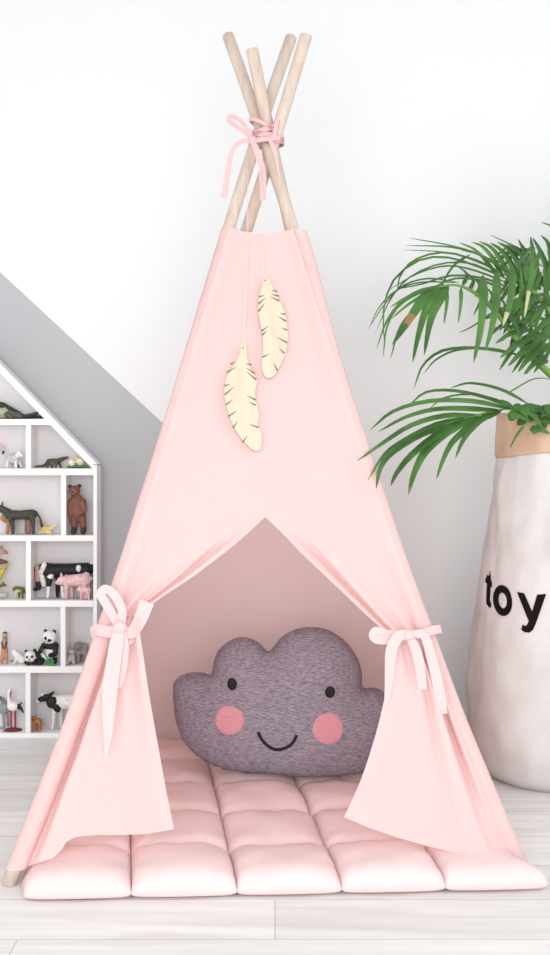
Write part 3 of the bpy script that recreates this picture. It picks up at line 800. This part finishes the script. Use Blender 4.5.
toy('toy_piglet', 'tiny pink toy piglet in front of the pig\'s hind legs', 3, [
    c(84, 591, 0, 3.1, 90, 591, 0, 3.2, (.80, .48, .50)), c(84, 590.5, 0, 2.8, 81.5, 589.5, 0, 2.4, (.80, .48, .50)), c(81.5, 590, 0, 1.6, 79.6, 590.6, 0, 1.2, (.80, .48, .50)), c(82, 588, -1.5, 1, 82, 586, -2, .6, (.80, .48, .50)), c(83.5, 588, 1.5, 1, 84, 586, 2, .6, (.80, .48, .50)),
    c(83.5, 593, -1.5, 1.2, 83.3, 599.5, -1.5, 1, (.80, .48, .50)), c(85, 593, 1.5, 1.2, 85.4, 599.5, 1.5, 1, (.80, .48, .50)), c(90.5, 593, -1.5, 1.3, 91, 599.5, -1.5, 1, (.80, .48, .50)), c(89, 593, 1.5, 1.2, 88.6, 599.5, 1.5, 1, (.80, .48, .50))], dy=-.036)
# fifth row
MK = (.48, .25, .14)
toy('toy_meerkat', 'slim tan toy meerkat standing upright at the left edge', 4, [
    c(4.5, 658, 0, 4, 4.5, 650, 0, 3.2, MK), c(4.5, 650, 0, 3, 5, 640, 0, 2.6, (.42, .25, .18)), e(5, 638.5, -1, 2.7, 2.6, 2.8, (.52, .36, .27)), e(5, 636, 0, 2.7, 1.5, 2.2, (.10, .07, .07)), c(5, 639.5, -3, 1.3, 5, 640, -4.6, .9, (.3, .2, .16)),
    c(2.5, 645, -2, 1.2, 3.5, 650, -4, 1, (.14, .08, .06)), c(7.2, 645, -2, 1.2, 6, 650.5, -4, 1, (.14, .08, .06)), c(2.6, 658, -1, 2.2, 1.8, 665, -2, 1.7, MK), c(6.6, 658, -1, 2.2, 7.4, 665, -2, 1.7, MK), c(5, 660, 3, 1.2, 0, 665, 5, .9, (.15, .07, .04))])
toy('toy_seal_pup', 'plain white toy seal pup lying beside the baby panda', 4, [
    c(17, 656.5, 0, 3.6, 22, 661, -1, 3.8, WHT), c(17, 656.5, 0, 3.4, 14.5, 653.5, 0, 2.8, WHT), c(22, 661, -1, 3, 25.5, 661.5, -1, 2, WHT), c(18, 659, -4, 1.4, 15, 664, -6, 1.1, WHT), c(14, 663.6, 2, 1.1, 10, 662.5, 3, .9, (.22, .21, .21))])
toy('toy_baby_panda', 'baby toy panda lying on its belly beside the sitting panda', 4, [
    e(34, 661, 2, 8, 4, 5, BLK), e(31.5, 656.8, -3, 5.6, 5.6, 4.6, WHT), e(27.2, 651.6, -2, 1.9, 1.9, 1.2, BLK), e(35.6, 651, -1, 2, 2, 1.2, BLK), e(29.4, 656.6, -7, 1.3, 1.1, .9, BLK), e(34, 656.2, -7, 1.3, 1.2, .9, BLK), e(31.4, 659.2, -7.6, .9, .6, .6, BLK),
    c(27.5, 662.5, -4, 2, 31, 663, -7, 1.7, BLK), c(37, 661, -3, 2.2, 36.5, 663, -7, 1.7, BLK), c(37, 656, 0, 4, 39, 660, 0, 3.6, BLK)], dy=-.008)
pan = toy('toy_panda', 'black and white toy panda sitting upright and holding green bamboo', 4, [
    e(50, 655, 1, 8.6, 9.5, 7, WHT), e(51, 647, 1, 8, 5.4, 6.4, BLK), e(50, 638, -1, 7, 6.6, 6, WHT), e(46, 631.6, -1, 1.9, 2, 1.3, BLK), e(54.4, 632.6, 0, 2.2, 2.3, 1.3, BLK), e(47.2, 638, -6.6, 1.6, 1.5, 1, BLK), e(51, 640.2, -6.6, 1.7, 1.6, 1, BLK), e(47, 641.5, -7, 2, 1.4, 1.2, WHT), e(46.6, 641, -8.2, .8, .6, .5, BLK),
    c(45, 645, -2, 2.8, 41.6, 651, -5, 2.4, BLK), c(41.6, 651, -5, 2.3, 45, 647.5, -8, 1.9, BLK), c(56, 647, -1, 3, 56.5, 654, -4, 2.5, BLK), c(56.5, 654, -4, 2.4, 52, 655, -7, 2.1, BLK),
    c(45, 660, -2, 3.2, 41.5, 662, -6, 2.8, BLK), c(55, 660, -2, 3.4, 56, 661, -6, 3, BLK)], dy=-.004)
bm = bmesh.new()
zf = ZS[4]; yb4 = HY + (CAMZ - zf) / s
tw = lambda x, y, d: Vector(((x - CX) * s, YT - .004 + d * s, zf + (yb4 - y) * s))
tube(bm, [tw(44, 647, -8.8), tw(48, 654, -9.4), tw(53, 663, -9)], .0022, 8)
for a, d_, l in ((46, 660, 8), (50, 664, 7), (56, 658, 9), (57, 663, 7), (53, 656, 7)):
    p0, p1 = tw(52, 660, -8.6), tw(a, d_, -9.5)
    q = p0.lerp(p1, .5) + Vector((0, -.003, .002)); dd = (p1 - p0); sd = Vector((-dd.z, 0, dd.x)).normalized() * .007
    rows = [[p0 + Vector((0, -.001, 0)), p0], [q + sd, q + sd + Vector((0, .0015, 0))], [p1, p1 + Vector((0, .001, 0))]]
    rows2 = [[p0 + Vector((0, -.001, 0)), p0], [q - sd, q - sd + Vector((0, .0015, 0))], [p1, p1 + Vector((0, .001, 0))]]
    va = [bm.verts.new(x) for x in (p0, q + sd, p1, q - sd)]; vb = [bm.verts.new(x + Vector((0, .002, 0))) for x in (p0, q + sd, p1, q - sd)]
    bm.faces.new(va); bm.faces.new(vb[::-1])
    for i in range(4): bm.faces.new((va[i], vb[i], vb[(i + 1) % 4], va[(i + 1) % 4]))
bo = link('bamboo', bm, toymat((.06, .26, .08)), None, smooth=False); bo.parent = pan; bo.matrix_parent_inverse = Matrix.Translation(-pan.location); bo['label'] = 'green bamboo leaves'
GB = (.30, .26, .25)
toy('toy_koala', 'small pale grey-brown toy koala sitting beside the tent edge', 4, [
    e(69, 660, 0, 4, 5, 4, (.46, .42, .40)), e(69, 654.5, -1, 3, 3, 3, (.50, .46, .44)), e(66.4, 652.5, 0, 1.3, 1.3, .8, (.42, .38, .36)), e(71.6, 652.5, 0, 1.3, 1.3, .8, (.42, .38, .36)), e(69, 655.4, -3.8, .8, .9, .6, DG), c(66.5, 661, -3, 1.6, 66, 665, -4, 1.4, (.46, .42, .40)), c(71.5, 661, -3, 1.6, 72, 665, -4, 1.4, (.46, .42, .40))], dy=-.008, sh=3)
toy('toy_elephant', 'grey-brown toy elephant half hidden behind the tent edge', 4, [
    e(80, 653, 1, 6.5, 6.5, 5, GB), e(75.8, 650, -1, 4, 4.6, 4, GB), e(79, 650, -4.5, 2.4, 3.6, 1, (.22, .18, .17)), c(73.2, 651, -3, 1.8, 72.8, 660, -5, 1.1, GB), c(76.5, 657, -2, 2.2, 76.5, 665, -2, 2, GB), c(79, 657, 4, 2.2, 79, 665, 4, 2, GB), c(84, 657, -2, 2.2, 84, 665, -2, 2, GB)], dy=.016, sh=1)
# bottom row
GR = (.30, .31, .32)
toy('toy_goose', 'grey toy goose standing behind the white stork', 5, [
    e(2, 712, 0, 7, 6, 5, GR), c(5, 709, 0, 3, 0, 703, 0, 2.2, (.20, .21, .22)), c(0, 703, 0, 2, -3, 701, 0, 2, (.10, .10, .11)), c(-3, 701.5, 0, 1.4, -6, 702.5, 0, .7, (.5, .3, .1)), c(2, 717, -2, 1.4, 3, 730, -2, 1.4, GR), c(5, 717, 2, 1.4, 6, 730, 2, 1.4, GR), c(3, 730.5, -3, 1.3, 0, 730.8, -4, 1.2, GR)], dy=.022)
st = toy('toy_stork', 'white toy stork with red legs standing on a dark red base', 5, [
    e(13.5, 707, 0, 5.8, 5, 4.6, (.84, .82, .80)), c(10.5, 704, 0, 2.8, 9.4, 697, 0, 1.9, (.84, .82, .80)), c(9.4, 697, 0, 1.9, 10.6, 691.5, 0, 2.1, (.84, .82, .80)), c(11.8, 692.5, -2, 1.0, 11.6, 700, -3.4, .6, (.38, .10, .07)), c(18, 707, 0, 2.6, 21, 709, 0, 1.9, BLK), c(21, 708.5, 0, 1.8, 24, 713.5, 0, .8, BLK), c(19.5, 706.5, 0, 1.2, 22.5, 703.5, 0, .8, BLK),
    c(12, 711, -1.5, 1.3, 12, 730.2, -1.5, 1.0, (.36, .05, .06)), c(15.4, 711, 1.5, 1.3, 15.6, 730.2, 1.5, 1.0, (.36, .05, .06))], dy=-.008)
bm = bmesh.new(); r = bmesh.ops.create_uvsphere(bm, u_segments=24, v_segments=12, radius=1)
zf = ZS[5]
for v in r['verts']:
    v.co = Vector(((13.5 - CX) * s + v.co.x * 9.5 * s, YT - .008 + v.co.y * 7 * s, zf + .0005 + max(0, v.co.z) * 2.6 * s))
bo = link('display_base', bm, toymat((.16, .03, .035)), None); bo.parent = st; bo.matrix_parent_inverse = Matrix.Translation(-st.location); bo['label'] = 'dark red rounded base'
toy('toy_calf', 'white toy calf with black patches in the bottom right cell', 5, [
    c(52, 705, 0, 7.6, 70, 704, 0, 8, WHT), e(50, 704, -5, 6, 6, 4, BLK, 20), e(55, 709, -6.5, 3.6, 5, 2.4, BLK, -20), c(48, 702.5, 0, 5, 43, 699.5, -1, 4, BLK), c(43, 700, -1, 3.6, 37, 702, -2, 2.5, BLK), c(36.5, 702.5, -2, 2.3, 34.5, 703, -2, 1.9, WHT), c(44, 696.5, -1, 1.5, 38, 696.5, -3, 1.2, WHT), c(47, 697, 2, 1.4, 50, 695.5, 3, 1, BLK),
    c(52, 711, -3, 3, 51, 721, -3, 1.7, WHT), c(51, 721, -3, 1.7, 50, 730.5, -3, 1.6, WHT), c(56, 711, 4, 3, 57, 730.5, 4, 1.6, WHT), c(70, 711, -3, 3, 71, 730.5, -3, 1.6, WHT), c(68, 711, 4, 3, 67, 730.5, 4, 1.6, WHT)], dy=.004, sh=3)
OR = (.40, .16, .06)
toy('toy_bear_cub', 'tiny orange-brown toy bear cub beside the black and white calf', 5, [
    c(33.5, 721.5, 0, 3, 37.5, 722, 0, 3.1, OR), e(33, 718.5, -2, 2.7, 2.6, 2.4, OR), e(31.4, 716.4, -2, .9, .9, .7, OR), e(35, 716.2, -2, .9, .9, .7, OR), c(33, 719.4, -4, 1.2, 33, 719.8, -5, .9, (.2, .08, .04)), c(33, 724, -2, 1.4, 32.6, 730.5, -2, 1.3, OR), c(35, 724, 2, 1.4, 35, 730.5, 2, 1.3, OR), c(38.4, 724, -2, 1.5, 38.8, 730.5, -2, 1.3, OR), c(37.4, 724, 2, 1.4, 37.2, 730.5, 2, 1.3, OR)], dy=-.020, sh=3)

# ------------------------------------------------------------------ paper bag
BC = Vector((.862, 3.15, 0))
zk = [0.0, .03, .10, .26, .41, .60, .80, .93, 1.07]
rk = [.235, .262, .272, .272, .258, .232, .212, .192, .186]
ky = [.235, .255, .262, .262, .25, .222, .20, .182, .176]
def bag_pt(ang, z, off=0.0, crease=True):
    rx = plin(zk, rk, z) + off; ry = plin(zk, ky, z) + off
    ca, sa = math.cos(ang), math.sin(ang); n = 2.25
    k = (abs(ca) ** n + abs(sa) ** n) ** (-1 / n)
    p = Vector((ca * k * rx, sa * k * ry, z))
    if crease:
        q = Vector((math.cos(ang) * 2.2, math.sin(ang) * 2.2, z * 4.2))
        d = .010 * noise.noise(q) + .006 * (abs(noise.noise(q * 2.1 + Vector((3, 1, 7))))) * 2
        p += Vector((ca, sa, 0)) * d * sstep(0, .08, z) * (1 - .6 * sstep(.85, 1.0, z))
    return BC + p
bag = empty('paper_bag', (BC.x, BC.y, 0), 'tall white paper bag with kraft cuff, holding the palm', 'paper bag')
bm = bmesh.new(); NA = 96
rows = [[bag_pt(2 * PI * k / NA, z) for k in range(NA)] for z in [1.066 * (i / 60) ** 1.0 for i in range(61)]]
V = grid(bm, rows, True); bm.faces.new(V[0][::-1])
o = link('bag_body', bm, M['paper'], bag); md = o.modifiers.new('paper thickness', 'SOLIDIFY'); md.thickness = .0015; md.offset = -1
bm = bmesh.new(); rows = []
for off, z in ((.002, 1.04), (.002, .945), (.003, .943), (.0045, .946), (.004, 1.0), (.004, 1.05), (.003, 1.068), (.001, 1.071), (-.001, 1.068), (-.003, 1.05), (-.004, .98)):
    rows.append([bag_pt(2 * PI * k / NA, min(z, 1.07), off + .0012 * noise.noise(Vector((math.cos(2 * PI * k / NA) * 3, math.sin(2 * PI * k / NA) * 3, z * 9))), True) + Vector((0, 0, z - min(z, 1.07) + .007 * math.sin(2 * PI * k / NA * 3 + 1))) for k in range(NA)])
grid(bm, rows, True); link('bag_cuff', bm, M['kraft'], bag)
# printed letters, wrapped on the bag's side
def bag_ray(px, py, off):
    """angle/height on the bag under a photo position"""
    best = None
    for it in range(3):
        pass
    lo, hi = PI + .02, PI * 1.62
    z = .7
    for _ in range(30):
        for _ in range(30):
            md = (lo + hi) / 2; p = bag_pt(md, z, off)
            if proj(p)[0] < px: lo = md
            else: hi = md
        a = (lo + hi) / 2; p = bag_pt(a, z, off); z += -(py - proj(p)[1]) * p.y / F * .9; lo, hi = PI + .02, PI * 1.62
    return a, z
def letter(strokes):
    """each stroke: closed outline in photo px"""
    bm = bmesh.new()
    for poly2, hole in strokes:
        P2 = [Vector(p) for p in poly2]
        pts = dense(P2, 1.0); edges = [(i, (i + 1) % len(pts)) for i in range(len(pts))]; faces_in = []
        if hole:
            h = dense([Vector(p) for p in hole], 1.0); k = len(pts); pts = pts + h; edges += [(k + i, k + (i + 1) % len(h)) for i in range(len(h))]
        xs = [p.x for p in pts]; ys = [p.y for p in pts]
        def ins(p, pl):
            r = False
            for i, a in enumerate(pl):
                c_ = pl[i - 1]
                if (a.y > p.y) != (c_.y > p.y) and p.x < (c_.x - a.x) * (p.y - a.y) / (c_.y - a.y) + a.x: r = not r
            return r
        hp = [Vector(p) for p in hole] if hole else None
        gx = min(xs) + .7
        while gx < max(xs):
            gy = min(ys) + .7
            while gy < max(ys):
                g = Vector((gx, gy))
                if ins(g, P2) and not (hp and ins(g, hp)): pts.append(g)
                gy += 1.7
            gx += 1.7
        res = delaunay_2d_cdt(pts, edges, [], 0, 1e-5)
        cache = []
        for p in res[0]:
            a, z = bag_ray(p.x, p.y, .0018); cache.append((a, z))
        vs = [bm.verts.new(bag_pt(a, z, .0018)) for a, z in cache]
        for f in res[2]:
            m_ = sum((res[0][i] for i in f), Vector((0, 0))) / 3
            if ins(m_, P2) and not (hp and ins(m_, hp)): bm.faces.new([vs[i] for i in f])
    o = link('printed_letter', bm, M['print'], bag, smooth=True)
    md = o.modifiers.new('ink', 'SOLIDIFY'); md.thickness = .0012; md.offset = 0
def ell(cx, cy, rx, ry, n=28, rot=0.0):
    return [(cx + rx * math.cos(2 * PI * k / n) * math.cos(rot) - ry * math.sin(2 * PI * k / n) * math.sin(rot), cy + rx * math.cos(2 * PI * k / n) * math.sin(rot) + ry * math.sin(2 * PI * k / n) * math.cos(rot)) for k in range(n)]
letter([([(486.6, 575), (489.4, 575.6), (489.8, 570.5), (490.9, 581), (491.6, 583), (491.6, 587), (490.2, 587), (489.9, 601), (490.5, 603), (491.2, 603.4), (490.4, 607.8), (488.4, 606.6), (486.6, 604), (486.2, 600), (487, 583.5), (485.4, 582.5), (485.5, 577.5), (486.5, 578)], None)])
letter([(ell(502.6, 600.5, 9.4, 15.6, 30, -.12), ell(502.6, 600.5, 4.2, 8.0, 22, -.12))])
letter([([(517, 592), (524, 593.2), (532.2, 611.5), (537.2, 594.6), (546.2, 594), (535.6, 624), (533, 630), (529, 632.8), (524.5, 632.2), (521.4, 629.8), (522.6, 624.4), (525, 626), (527.2, 624.6), (528.6, 621)], None)])

# ------------------------------------------------------------------ areca palm
palm = empty('areca_palm', (BC.x, BC.y, .95), 'green areca palm with arching feathery fronds growing out of the bag', 'potted plant')
bm = bmesh.new()
rows = [[BC + Vector((math.cos(2 * PI * k / 40) * .17 * r, math.sin(2 * PI * k / 40) * .155 * r, 1.0 + .012 * noise.noise(Vector((r * 3, k * .5, 0))))) for k in range(40)] for r in (.02, .3, .6, .85, 1.0)]
rows.append([p + Vector((0, 0, -.10)) for p in rows[-1]])
V = grid(bm, rows, True); bm.faces.new(V[0]); bm.faces.new(V[-1]); link('soil', bm, M['soil'], palm)
def leaf(bm, pts, Y, wid, n=12, fold=.35, mi=0, tipmi=None, blunt=False, face=None, tipfrom=.82, tipto=2.0):
    """pointed folded leaflet through photo positions; Y = distance at each point"""
    P3 = [W(p[0], p[1], y) for p, y in zip(pts, Y)]
    C = catmull(P3, n); rows = []
    for i, p in enumerate(C):
        t = i / n
        d = (C[min(i + 1, n)] - C[max(i - 1, 0)]).normalized()
        up = face or Vector((.15, -1, .55))
        nn = (up - d * up.dot(d))
        nn = nn.normalized() if nn.length > 1e-4 else Vector((0, -1, 0))
        sd = d.cross(nn)
        w = wid * min(1, (t / .22) ** .7 + .18) * (max(0, 1 - t) ** .55 if not blunt else (1 if t < .93 else .7)) * .5 + .0006
        rows.append([p + sd * w - nn * w * fold, p, p - sd * w - nn * w * fold])
    V = [[bm.verts.new(q) for q in r] for r in rows]
    for i in range(n):
        for j in range(2):
            f = bm.faces.new((V[i][j], V[i][j + 1], V[i + 1][j + 1], V[i + 1][j]))
            f.material_index = tipmi if (tipmi is not None and tipto >= i / n > tipfrom) else mi
def frond(name, rach, YR, leaves, fn, r0=.006):
    bm = bmesh.new()
    R = catmull([W(p[0], p[1], y) for p, y in zip(rach, YR)], 24)
    tube(bm, R, [lerp(r0, .0018, i / 24) for i in range(25)], 8, mi=1)
    for L in leaves: leaf(bm, *L[:3], **(L[3] if len(L) > 3 else {}))
    o = link(name, bm, [M['leaf'], M['stem'], M['dry'], M['pale']], palm, recalc=False)
    return o
Z1 = lambda x, y: (350 + x / 2.75, 370 + y / 2.75)    # close-up units to photo
Z5 = lambda x, y: (350 + x / 2.75, 220 + y / 2.75)
ZR = lambda x, y: (440 + x / 4.545, 210 + y / 4.545)
px1 = .0029
# lower-left frond
L = []
def A(z, pts, w, ya=3.02, yb=2.86, **k):
    p = [z(*q) for q in pts]; n = len(p)
    L.append((p, [lerp(ya, yb, i / (n - 1)) for i in range(n)], w, k))
A(Z1, [(445, 106), (340, 84), (220, 84), (120, 112), (55, 165)], .0185, 3.02, 2.66)
A(Z1, [(420, 110), (310, 104), (230, 107), (150, 130), (78, 170)], .0195, 3.02, 2.70)
A(Z1, [(350, 122), (260, 124), (170, 150), (90, 200), (20, 250)], .019, 3.0, 2.54)
A(Z1, [(330, 128), (240, 146), (150, 190), (95, 230), (50, 302)], .013, 3.0, 2.54)
A(Z1, [(290, 142), (200, 172), (120, 222), (85, 265), (72, 326)], .024, 2.99, 2.48)
A(Z1, [(310, 135), (235, 180), (170, 232), (130, 280), (112, 318)], .024, 2.99, 2.66)
A(Z1, [(340, 125), (270, 165), (210, 220), (178, 280), (160, 344)], .032, 3.0, 2.80, tipmi=2, tipfrom=.86)
A(Z1, [(355, 122), (320, 160), (280, 200), (255, 250), (238, 300)], .022, 3.0, 2.86)
A(Z1, [(415, 113), (370, 128), (335, 160), (310, 195), (290, 242)], .024, 3.02, 2.90)
A(Z1, [(450, 104), (380, 76), (290, 56), (210, 60), (162, 98)], .0145, 3.05, 2.95)
A(Z1, [(445, 100), (400, 80), (330, 66), (260, 76), (220, 105)], .009, 3.06, 2.98)
A(Z1, [(490, 92), (430, 58), (370, 40), (320, 36), (275, 50)], .013, 3.06, 3.0)
A(Z1, [(430, 66), (465, 45), (500, 26), (530, 22), (560, 28)], .004, 3.1, 3.1)
A(Z1, [(480, 152), (458, 180), (440, 214)], .009, 2.93, 2.92)
A(Z1, [(415, 85), (438, 92), (455, 108)], .02, 2.98, 3.02)
for (a, b_, c_, d_) in ((440, 140, 470, 105), (450, 95, 490, 130), (460, 150, 520, 110), (480, 100, 530, 160), (500, 95, 545, 130), (520, 165, 560, 120), (440, 120, 500, 145), (470, 130, 560, 150), (495, 165, 550, 175), (510, 120, 575, 100), (540, 95, 580, 170), (465, 115, 520, 100), (560, 150, 600, 100), (570, 175, 620, 140)):
    A(Z1, [(a, b_), ((a + c_) / 2, (b_ + d_) / 2 - 9), (c_, d_)], .030, 2.95 + random.random() * .08, 2.94)
frond('frond', [(560, 422), (535, 412), (506, 409), (481, 414), (455, 421), (440, 428)], [3.10, 3.06, 3.02, 3.0, 2.97, 2.95], L, None, .0035)
# middle frond
L = []
A(Z5, [(270, 180), (245, 220), (222, 275), (204, 372)], .033, 2.98, 2.88)
A(Z5, [(245, 183), (212, 240), (190, 310), (172, 392)], .026, 2.97, 2.86)
A(Z5, [(222, 190), (190, 232), (155, 285), (116, 343)], .033, 2.97, 2.84, tipmi=2, tipfrom=.45, tipto=.66)
A(Z5, [(285, 178), (200, 190), (140, 225), (100, 280), (74, 352)], .009, 2.99, 2.88)
A(Z5, [(275, 176), (190, 200), (130, 240), (100, 300), (92, 375)], .009, 2.99, 2.86)
A(Z5, [(290, 172), (200, 170), (130, 192), (80, 240), (52, 300)], .005, 3.02, 2.95)
A(Z5, [(300, 172), (220, 160), (150, 178), (100, 225), (60, 285)], .006, 3.02, 2.95)
A(Z5, [(265, 190), (200, 225), (140, 290), (112, 380)], .010, 2.98, 2.86)
A(Z5, [(260, 178), (200, 192), (150, 215), (110, 240)], .012, 2.98, 2.9)
A(Z5, [(262, 183), (205, 205), (160, 232), (115, 270)], .013, 2.98, 2.9)
A(Z5, [(268, 195), (266, 235), (258, 285)], .012, 2.97, 2.93); A(Z5, [(306, 185), (305, 230), (298, 282)], .012, 2.97, 2.93)
A(Z5, [(366, 152), (368, 220), (358, 310), (340, 392)], .030, 2.95, 2.88)
A(Z5, [(404, 138), (404, 210), (392, 290), (372, 360)], .028, 2.95, 2.88)
A(Z5, [(446, 124), (447, 180), (437, 240), (420, 292)], .026, 2.96, 2.9, tipmi=3, tipfrom=.7)
A(Z5, [(505, 95), (500, 150), (490, 210), (480, 268)], .016, 2.96, 2.9, tipmi=3, tipfrom=.5)
A(Z5, [(400, 262), (370, 272), (330, 296), (300, 310)], .006, 3.04, 3.0)
A(Z5, [(470, 372), (400, 356), (320, 350), (250, 360), (200, 400), (176, 464)], .013, 3.05, 2.9)
A(Z5, [(440, 364), (370, 352), (290, 358), (235, 385), (205, 420)], .008, 3.05, 2.95)
A(Z5, [(400, 250), (440, 235), (480, 228)], .01, 3.05, 3.1)
for a, b_, c_, d_, w in ((495, 325, 412, 380, .022), (510, 340, 435, 402, .024), (525, 352, 462, 418, .024), (545, 370, 478, 425, .024), (480, 300, 400, 340, .020), (470, 295, 380, 305, .014), (450, 270, 375, 330, .012), (545, 385, 505, 420, .016), (440, 258, 470, 330, .02), (455, 275, 520, 300, .022), (500, 310, 560, 330, .03), (400, 225, 430, 290, .014), (380, 200, 340, 262, .011), (430, 250, 360, 275, .009)):
    A(Z5, [(a, b_), ((a + c_) / 2, (b_ + d_) / 2 - 8), (c_, d_)], w, 3.02, 2.95)
for k in range(14):      # leaflets on the far side of the stalk
    t = k / 13; x, y = lerp(540, 310, t), lerp(375, 180, t)
    A(Z5, [(x, y), (x + 12, y - 32), (x + 5 - 20 * t, y - 72 + 18 * t)], .013, 3.04, 3.12)
frond('frond', [(575, 400), (550, 374), (528, 354), (504, 322), (485, 301), (470, 290), (455, 285), (438, 287)], [3.10, 3.07, 3.04, 3.01, 3.0, 2.99, 2.98, 2.97], L, None, .012)
# upper arching frond
L = []
A(Z5, [(430, 140), (360, 95), (270, 68), (165, 50)], .009, 3.12, 2.98)
A(Z5, [(445, 148), (370, 100), (280, 74), (155, 70)], .010, 3.12, 3.0)
A(Z5, [(425, 150), (350, 110), (260, 88), (150, 82)], .007, 3.12, 3.0)
A(Z5, [(440, 158), (350, 112), (260, 88), (180, 108), (140, 150), (130, 195)], .009, 3.12, 2.95)
A(Z5, [(450, 170), (360, 130), (270, 102), (190, 110), (120, 165), (92, 250), (96, 350)], .009, 3.12, 2.9)
A(Z5, [(440, 175), (350, 140), (270, 125), (190, 145), (110, 190)], .008, 3.12, 2.95)
A(Z5, [(330, 95), (290, 120), (262, 160), (245, 200)], .008, 3.08, 3.0)
A(Z5, [(420, 155), (330, 118), (240, 122), (160, 160), (110, 220), (75, 300)], .006, 3.12, 2.95)
A(Z5, [(450, 190), (370, 160), (280, 152), (200, 175), (130, 190)], .009, 3.1, 2.98)
A(Z5, [(440, 200), (370, 168), (290, 160), (220, 190)], .011, 3.1, 2.98)
A(Z5, [(405, 150), (370, 105), (340, 78), (300, 62)], .016, 3.12, 3.1); A(Z5, [(425, 160), (395, 105), (365, 72), (335, 60)], .02, 3.12, 3.1)
A(Z5, [(450, 175), (420, 115), (390, 75), (355, 58)], .024, 3.12, 3.1); A(Z5, [(470, 185), (445, 120), (415, 80), (385, 62)], .028, 3.13, 3.1)
A(Z5, [(490, 200), (470, 130), (440, 80), (405, 60)], .03, 3.13, 3.1); A(Z5, [(510, 205), (495, 140), (470, 90), (430, 66)], .03, 3.13, 3.1)
A(Z5, [(500, 95), (450, 70), (385, 40)], .009, 3.14, 3.1)
A(Z5, [(540, 190), (510, 130), (480, 80), (462, 52)], .028, 3.14, 3.1); A(Z5, [(560, 180), (540, 120), (520, 75), (502, 48)], .028, 3.14, 3.1)
A(Z5, [(580, 160), (560, 100), (545, 60), (525, 42)], .028, 3.14, 3.1); A(Z5, [(590, 60), (560, 20), (525, 5)], .012, 3.14, 3.1)
for k in range(16):
    x = 460 + random.random() * 110; y = 150 + random.random() * 160
    A(Z5, [(x, y), (x + random.uniform(-12, 18), y - 45), (x + random.uniform(-40, 40), y - 95 - random.random() * 30)], .032, 3.12 + random.random() * .06, 3.1)
for k in range(16):
    x = 470 + random.random() * 100; y = 190 + random.random() * 150
    A(Z5, [(x, y), (x - 22, y + 22), (x - 45 - random.random() * 25, y + 62 + random.random() * 30)], .022, 3.1 + random.random() * .06, 3.06)
for k in range(34):
    x = 455 + random.random() * 115; y = lerp(70, 330, random.random()) + (x - 455) * .25
    a = random.uniform(-.9, .5); l = random.uniform(55, 95)
    A(Z5, [(x, y), (x - math.cos(a) * l * .5, y + math.sin(-a) * l * .45 - 8), (x - math.cos(a) * l, y + l * .35 - math.sin(a) * l * .6)], random.uniform(.012, .024), 3.12 + random.random() * .14, 3.06 + random.random() * .1)
frond('frond', [(590, 400), (570, 345), (545, 305), (525, 285), (505, 270), (480, 255), (462, 250)], [3.16, 3.15, 3.14, 3.13, 3.12, 3.10, 3.08], L, None, .011)
# right-hand fronds leaning out of the picture
for k, (ax, ay, bx, by) in enumerate(((640, 150, 610, 300), (720, 260, 640, 340))):
    L = []
    for q in range(15):
        t = q / 14; x, y = lerp(bx, ax, t), lerp(by, ay, t)
        for sgn in (-1, 1):
            A(lambda a, b_: (a, b_), [(x, y), (x + sgn * (32 - 10 * t), y - 14), (x + sgn * (66 - 22 * t), y + 16 + 8 * t)], .026, 3.2, 3.14 + .12 * (sgn > 0))
    frond('frond', [(575 + 8 * k, 410), (bx, by), ((ax + bx) / 2 + 4, (ay + by) / 2 - 4), (ax, ay)], [3.16, 3.2, 3.22, 3.25], L, None, .011)

# ------------------------------------------------------------------ light, world, camera
w = bpy.data.worlds.new('daylit room'); scn.world = w; w.use_nodes = True
bg = w.node_tree.nodes['Background']; bg.inputs[0].default_value = (.97, .985, 1.0, 1); bg.inputs[1].default_value = .77
def area(name, loc, target, sx, sy, power, col=(1, 1, 1)):
    l = bpy.data.lights.new(name, 'AREA'); l.shape = 'RECTANGLE'; l.size = sx; l.size_y = sy; l.energy = power; l.color = col
    o = bpy.data.objects.new(name, l); COL.objects.link(o); o.location = loc
    o.rotation_euler = (Vector(target) - Vector(loc)).to_track_quat('-Z', 'Y').to_euler(); return o
area('window_daylight', (-.15, -.4, 1.05), (.1, 2.9, .65), 2.6, 1.8, 72, (1, .99, .98))
area('left_fill_light', (-2.7, 2.0, 1.5), (0, 2.7, .8), 1.6, 2.0, 16, (1, .99, .98))  # added fill lamp, lights the tent's left cloth so the inside glows
area('right_fill_light', (2.7, 1.3, 1.6), (.2, 3.1, .9), 1.6, 2.0, 26, (.98, .99, 1))  # added fill lamp, brightens the right wall, bag and tent interior
cam = bpy.data.cameras.new('camera'); co = bpy.data.objects.new('camera', cam); COL.objects.link(co)
co.location = (0, 0, CAMZ); co.rotation_euler = (PI / 2, 0, 0)
cam.sensor_fit = 'VERTICAL'; cam.sensor_height = 36; cam.lens = F * 36 / 955; cam.shift_y = -17.5 / 955
cam.clip_start = .05
scn.camera = co
vs = scn.view_settings
vs.view_transform = 'Standard'; vs.look = 'None'; vs.gamma = 1; vs.exposure = 0; vs.use_curve_mapping = False
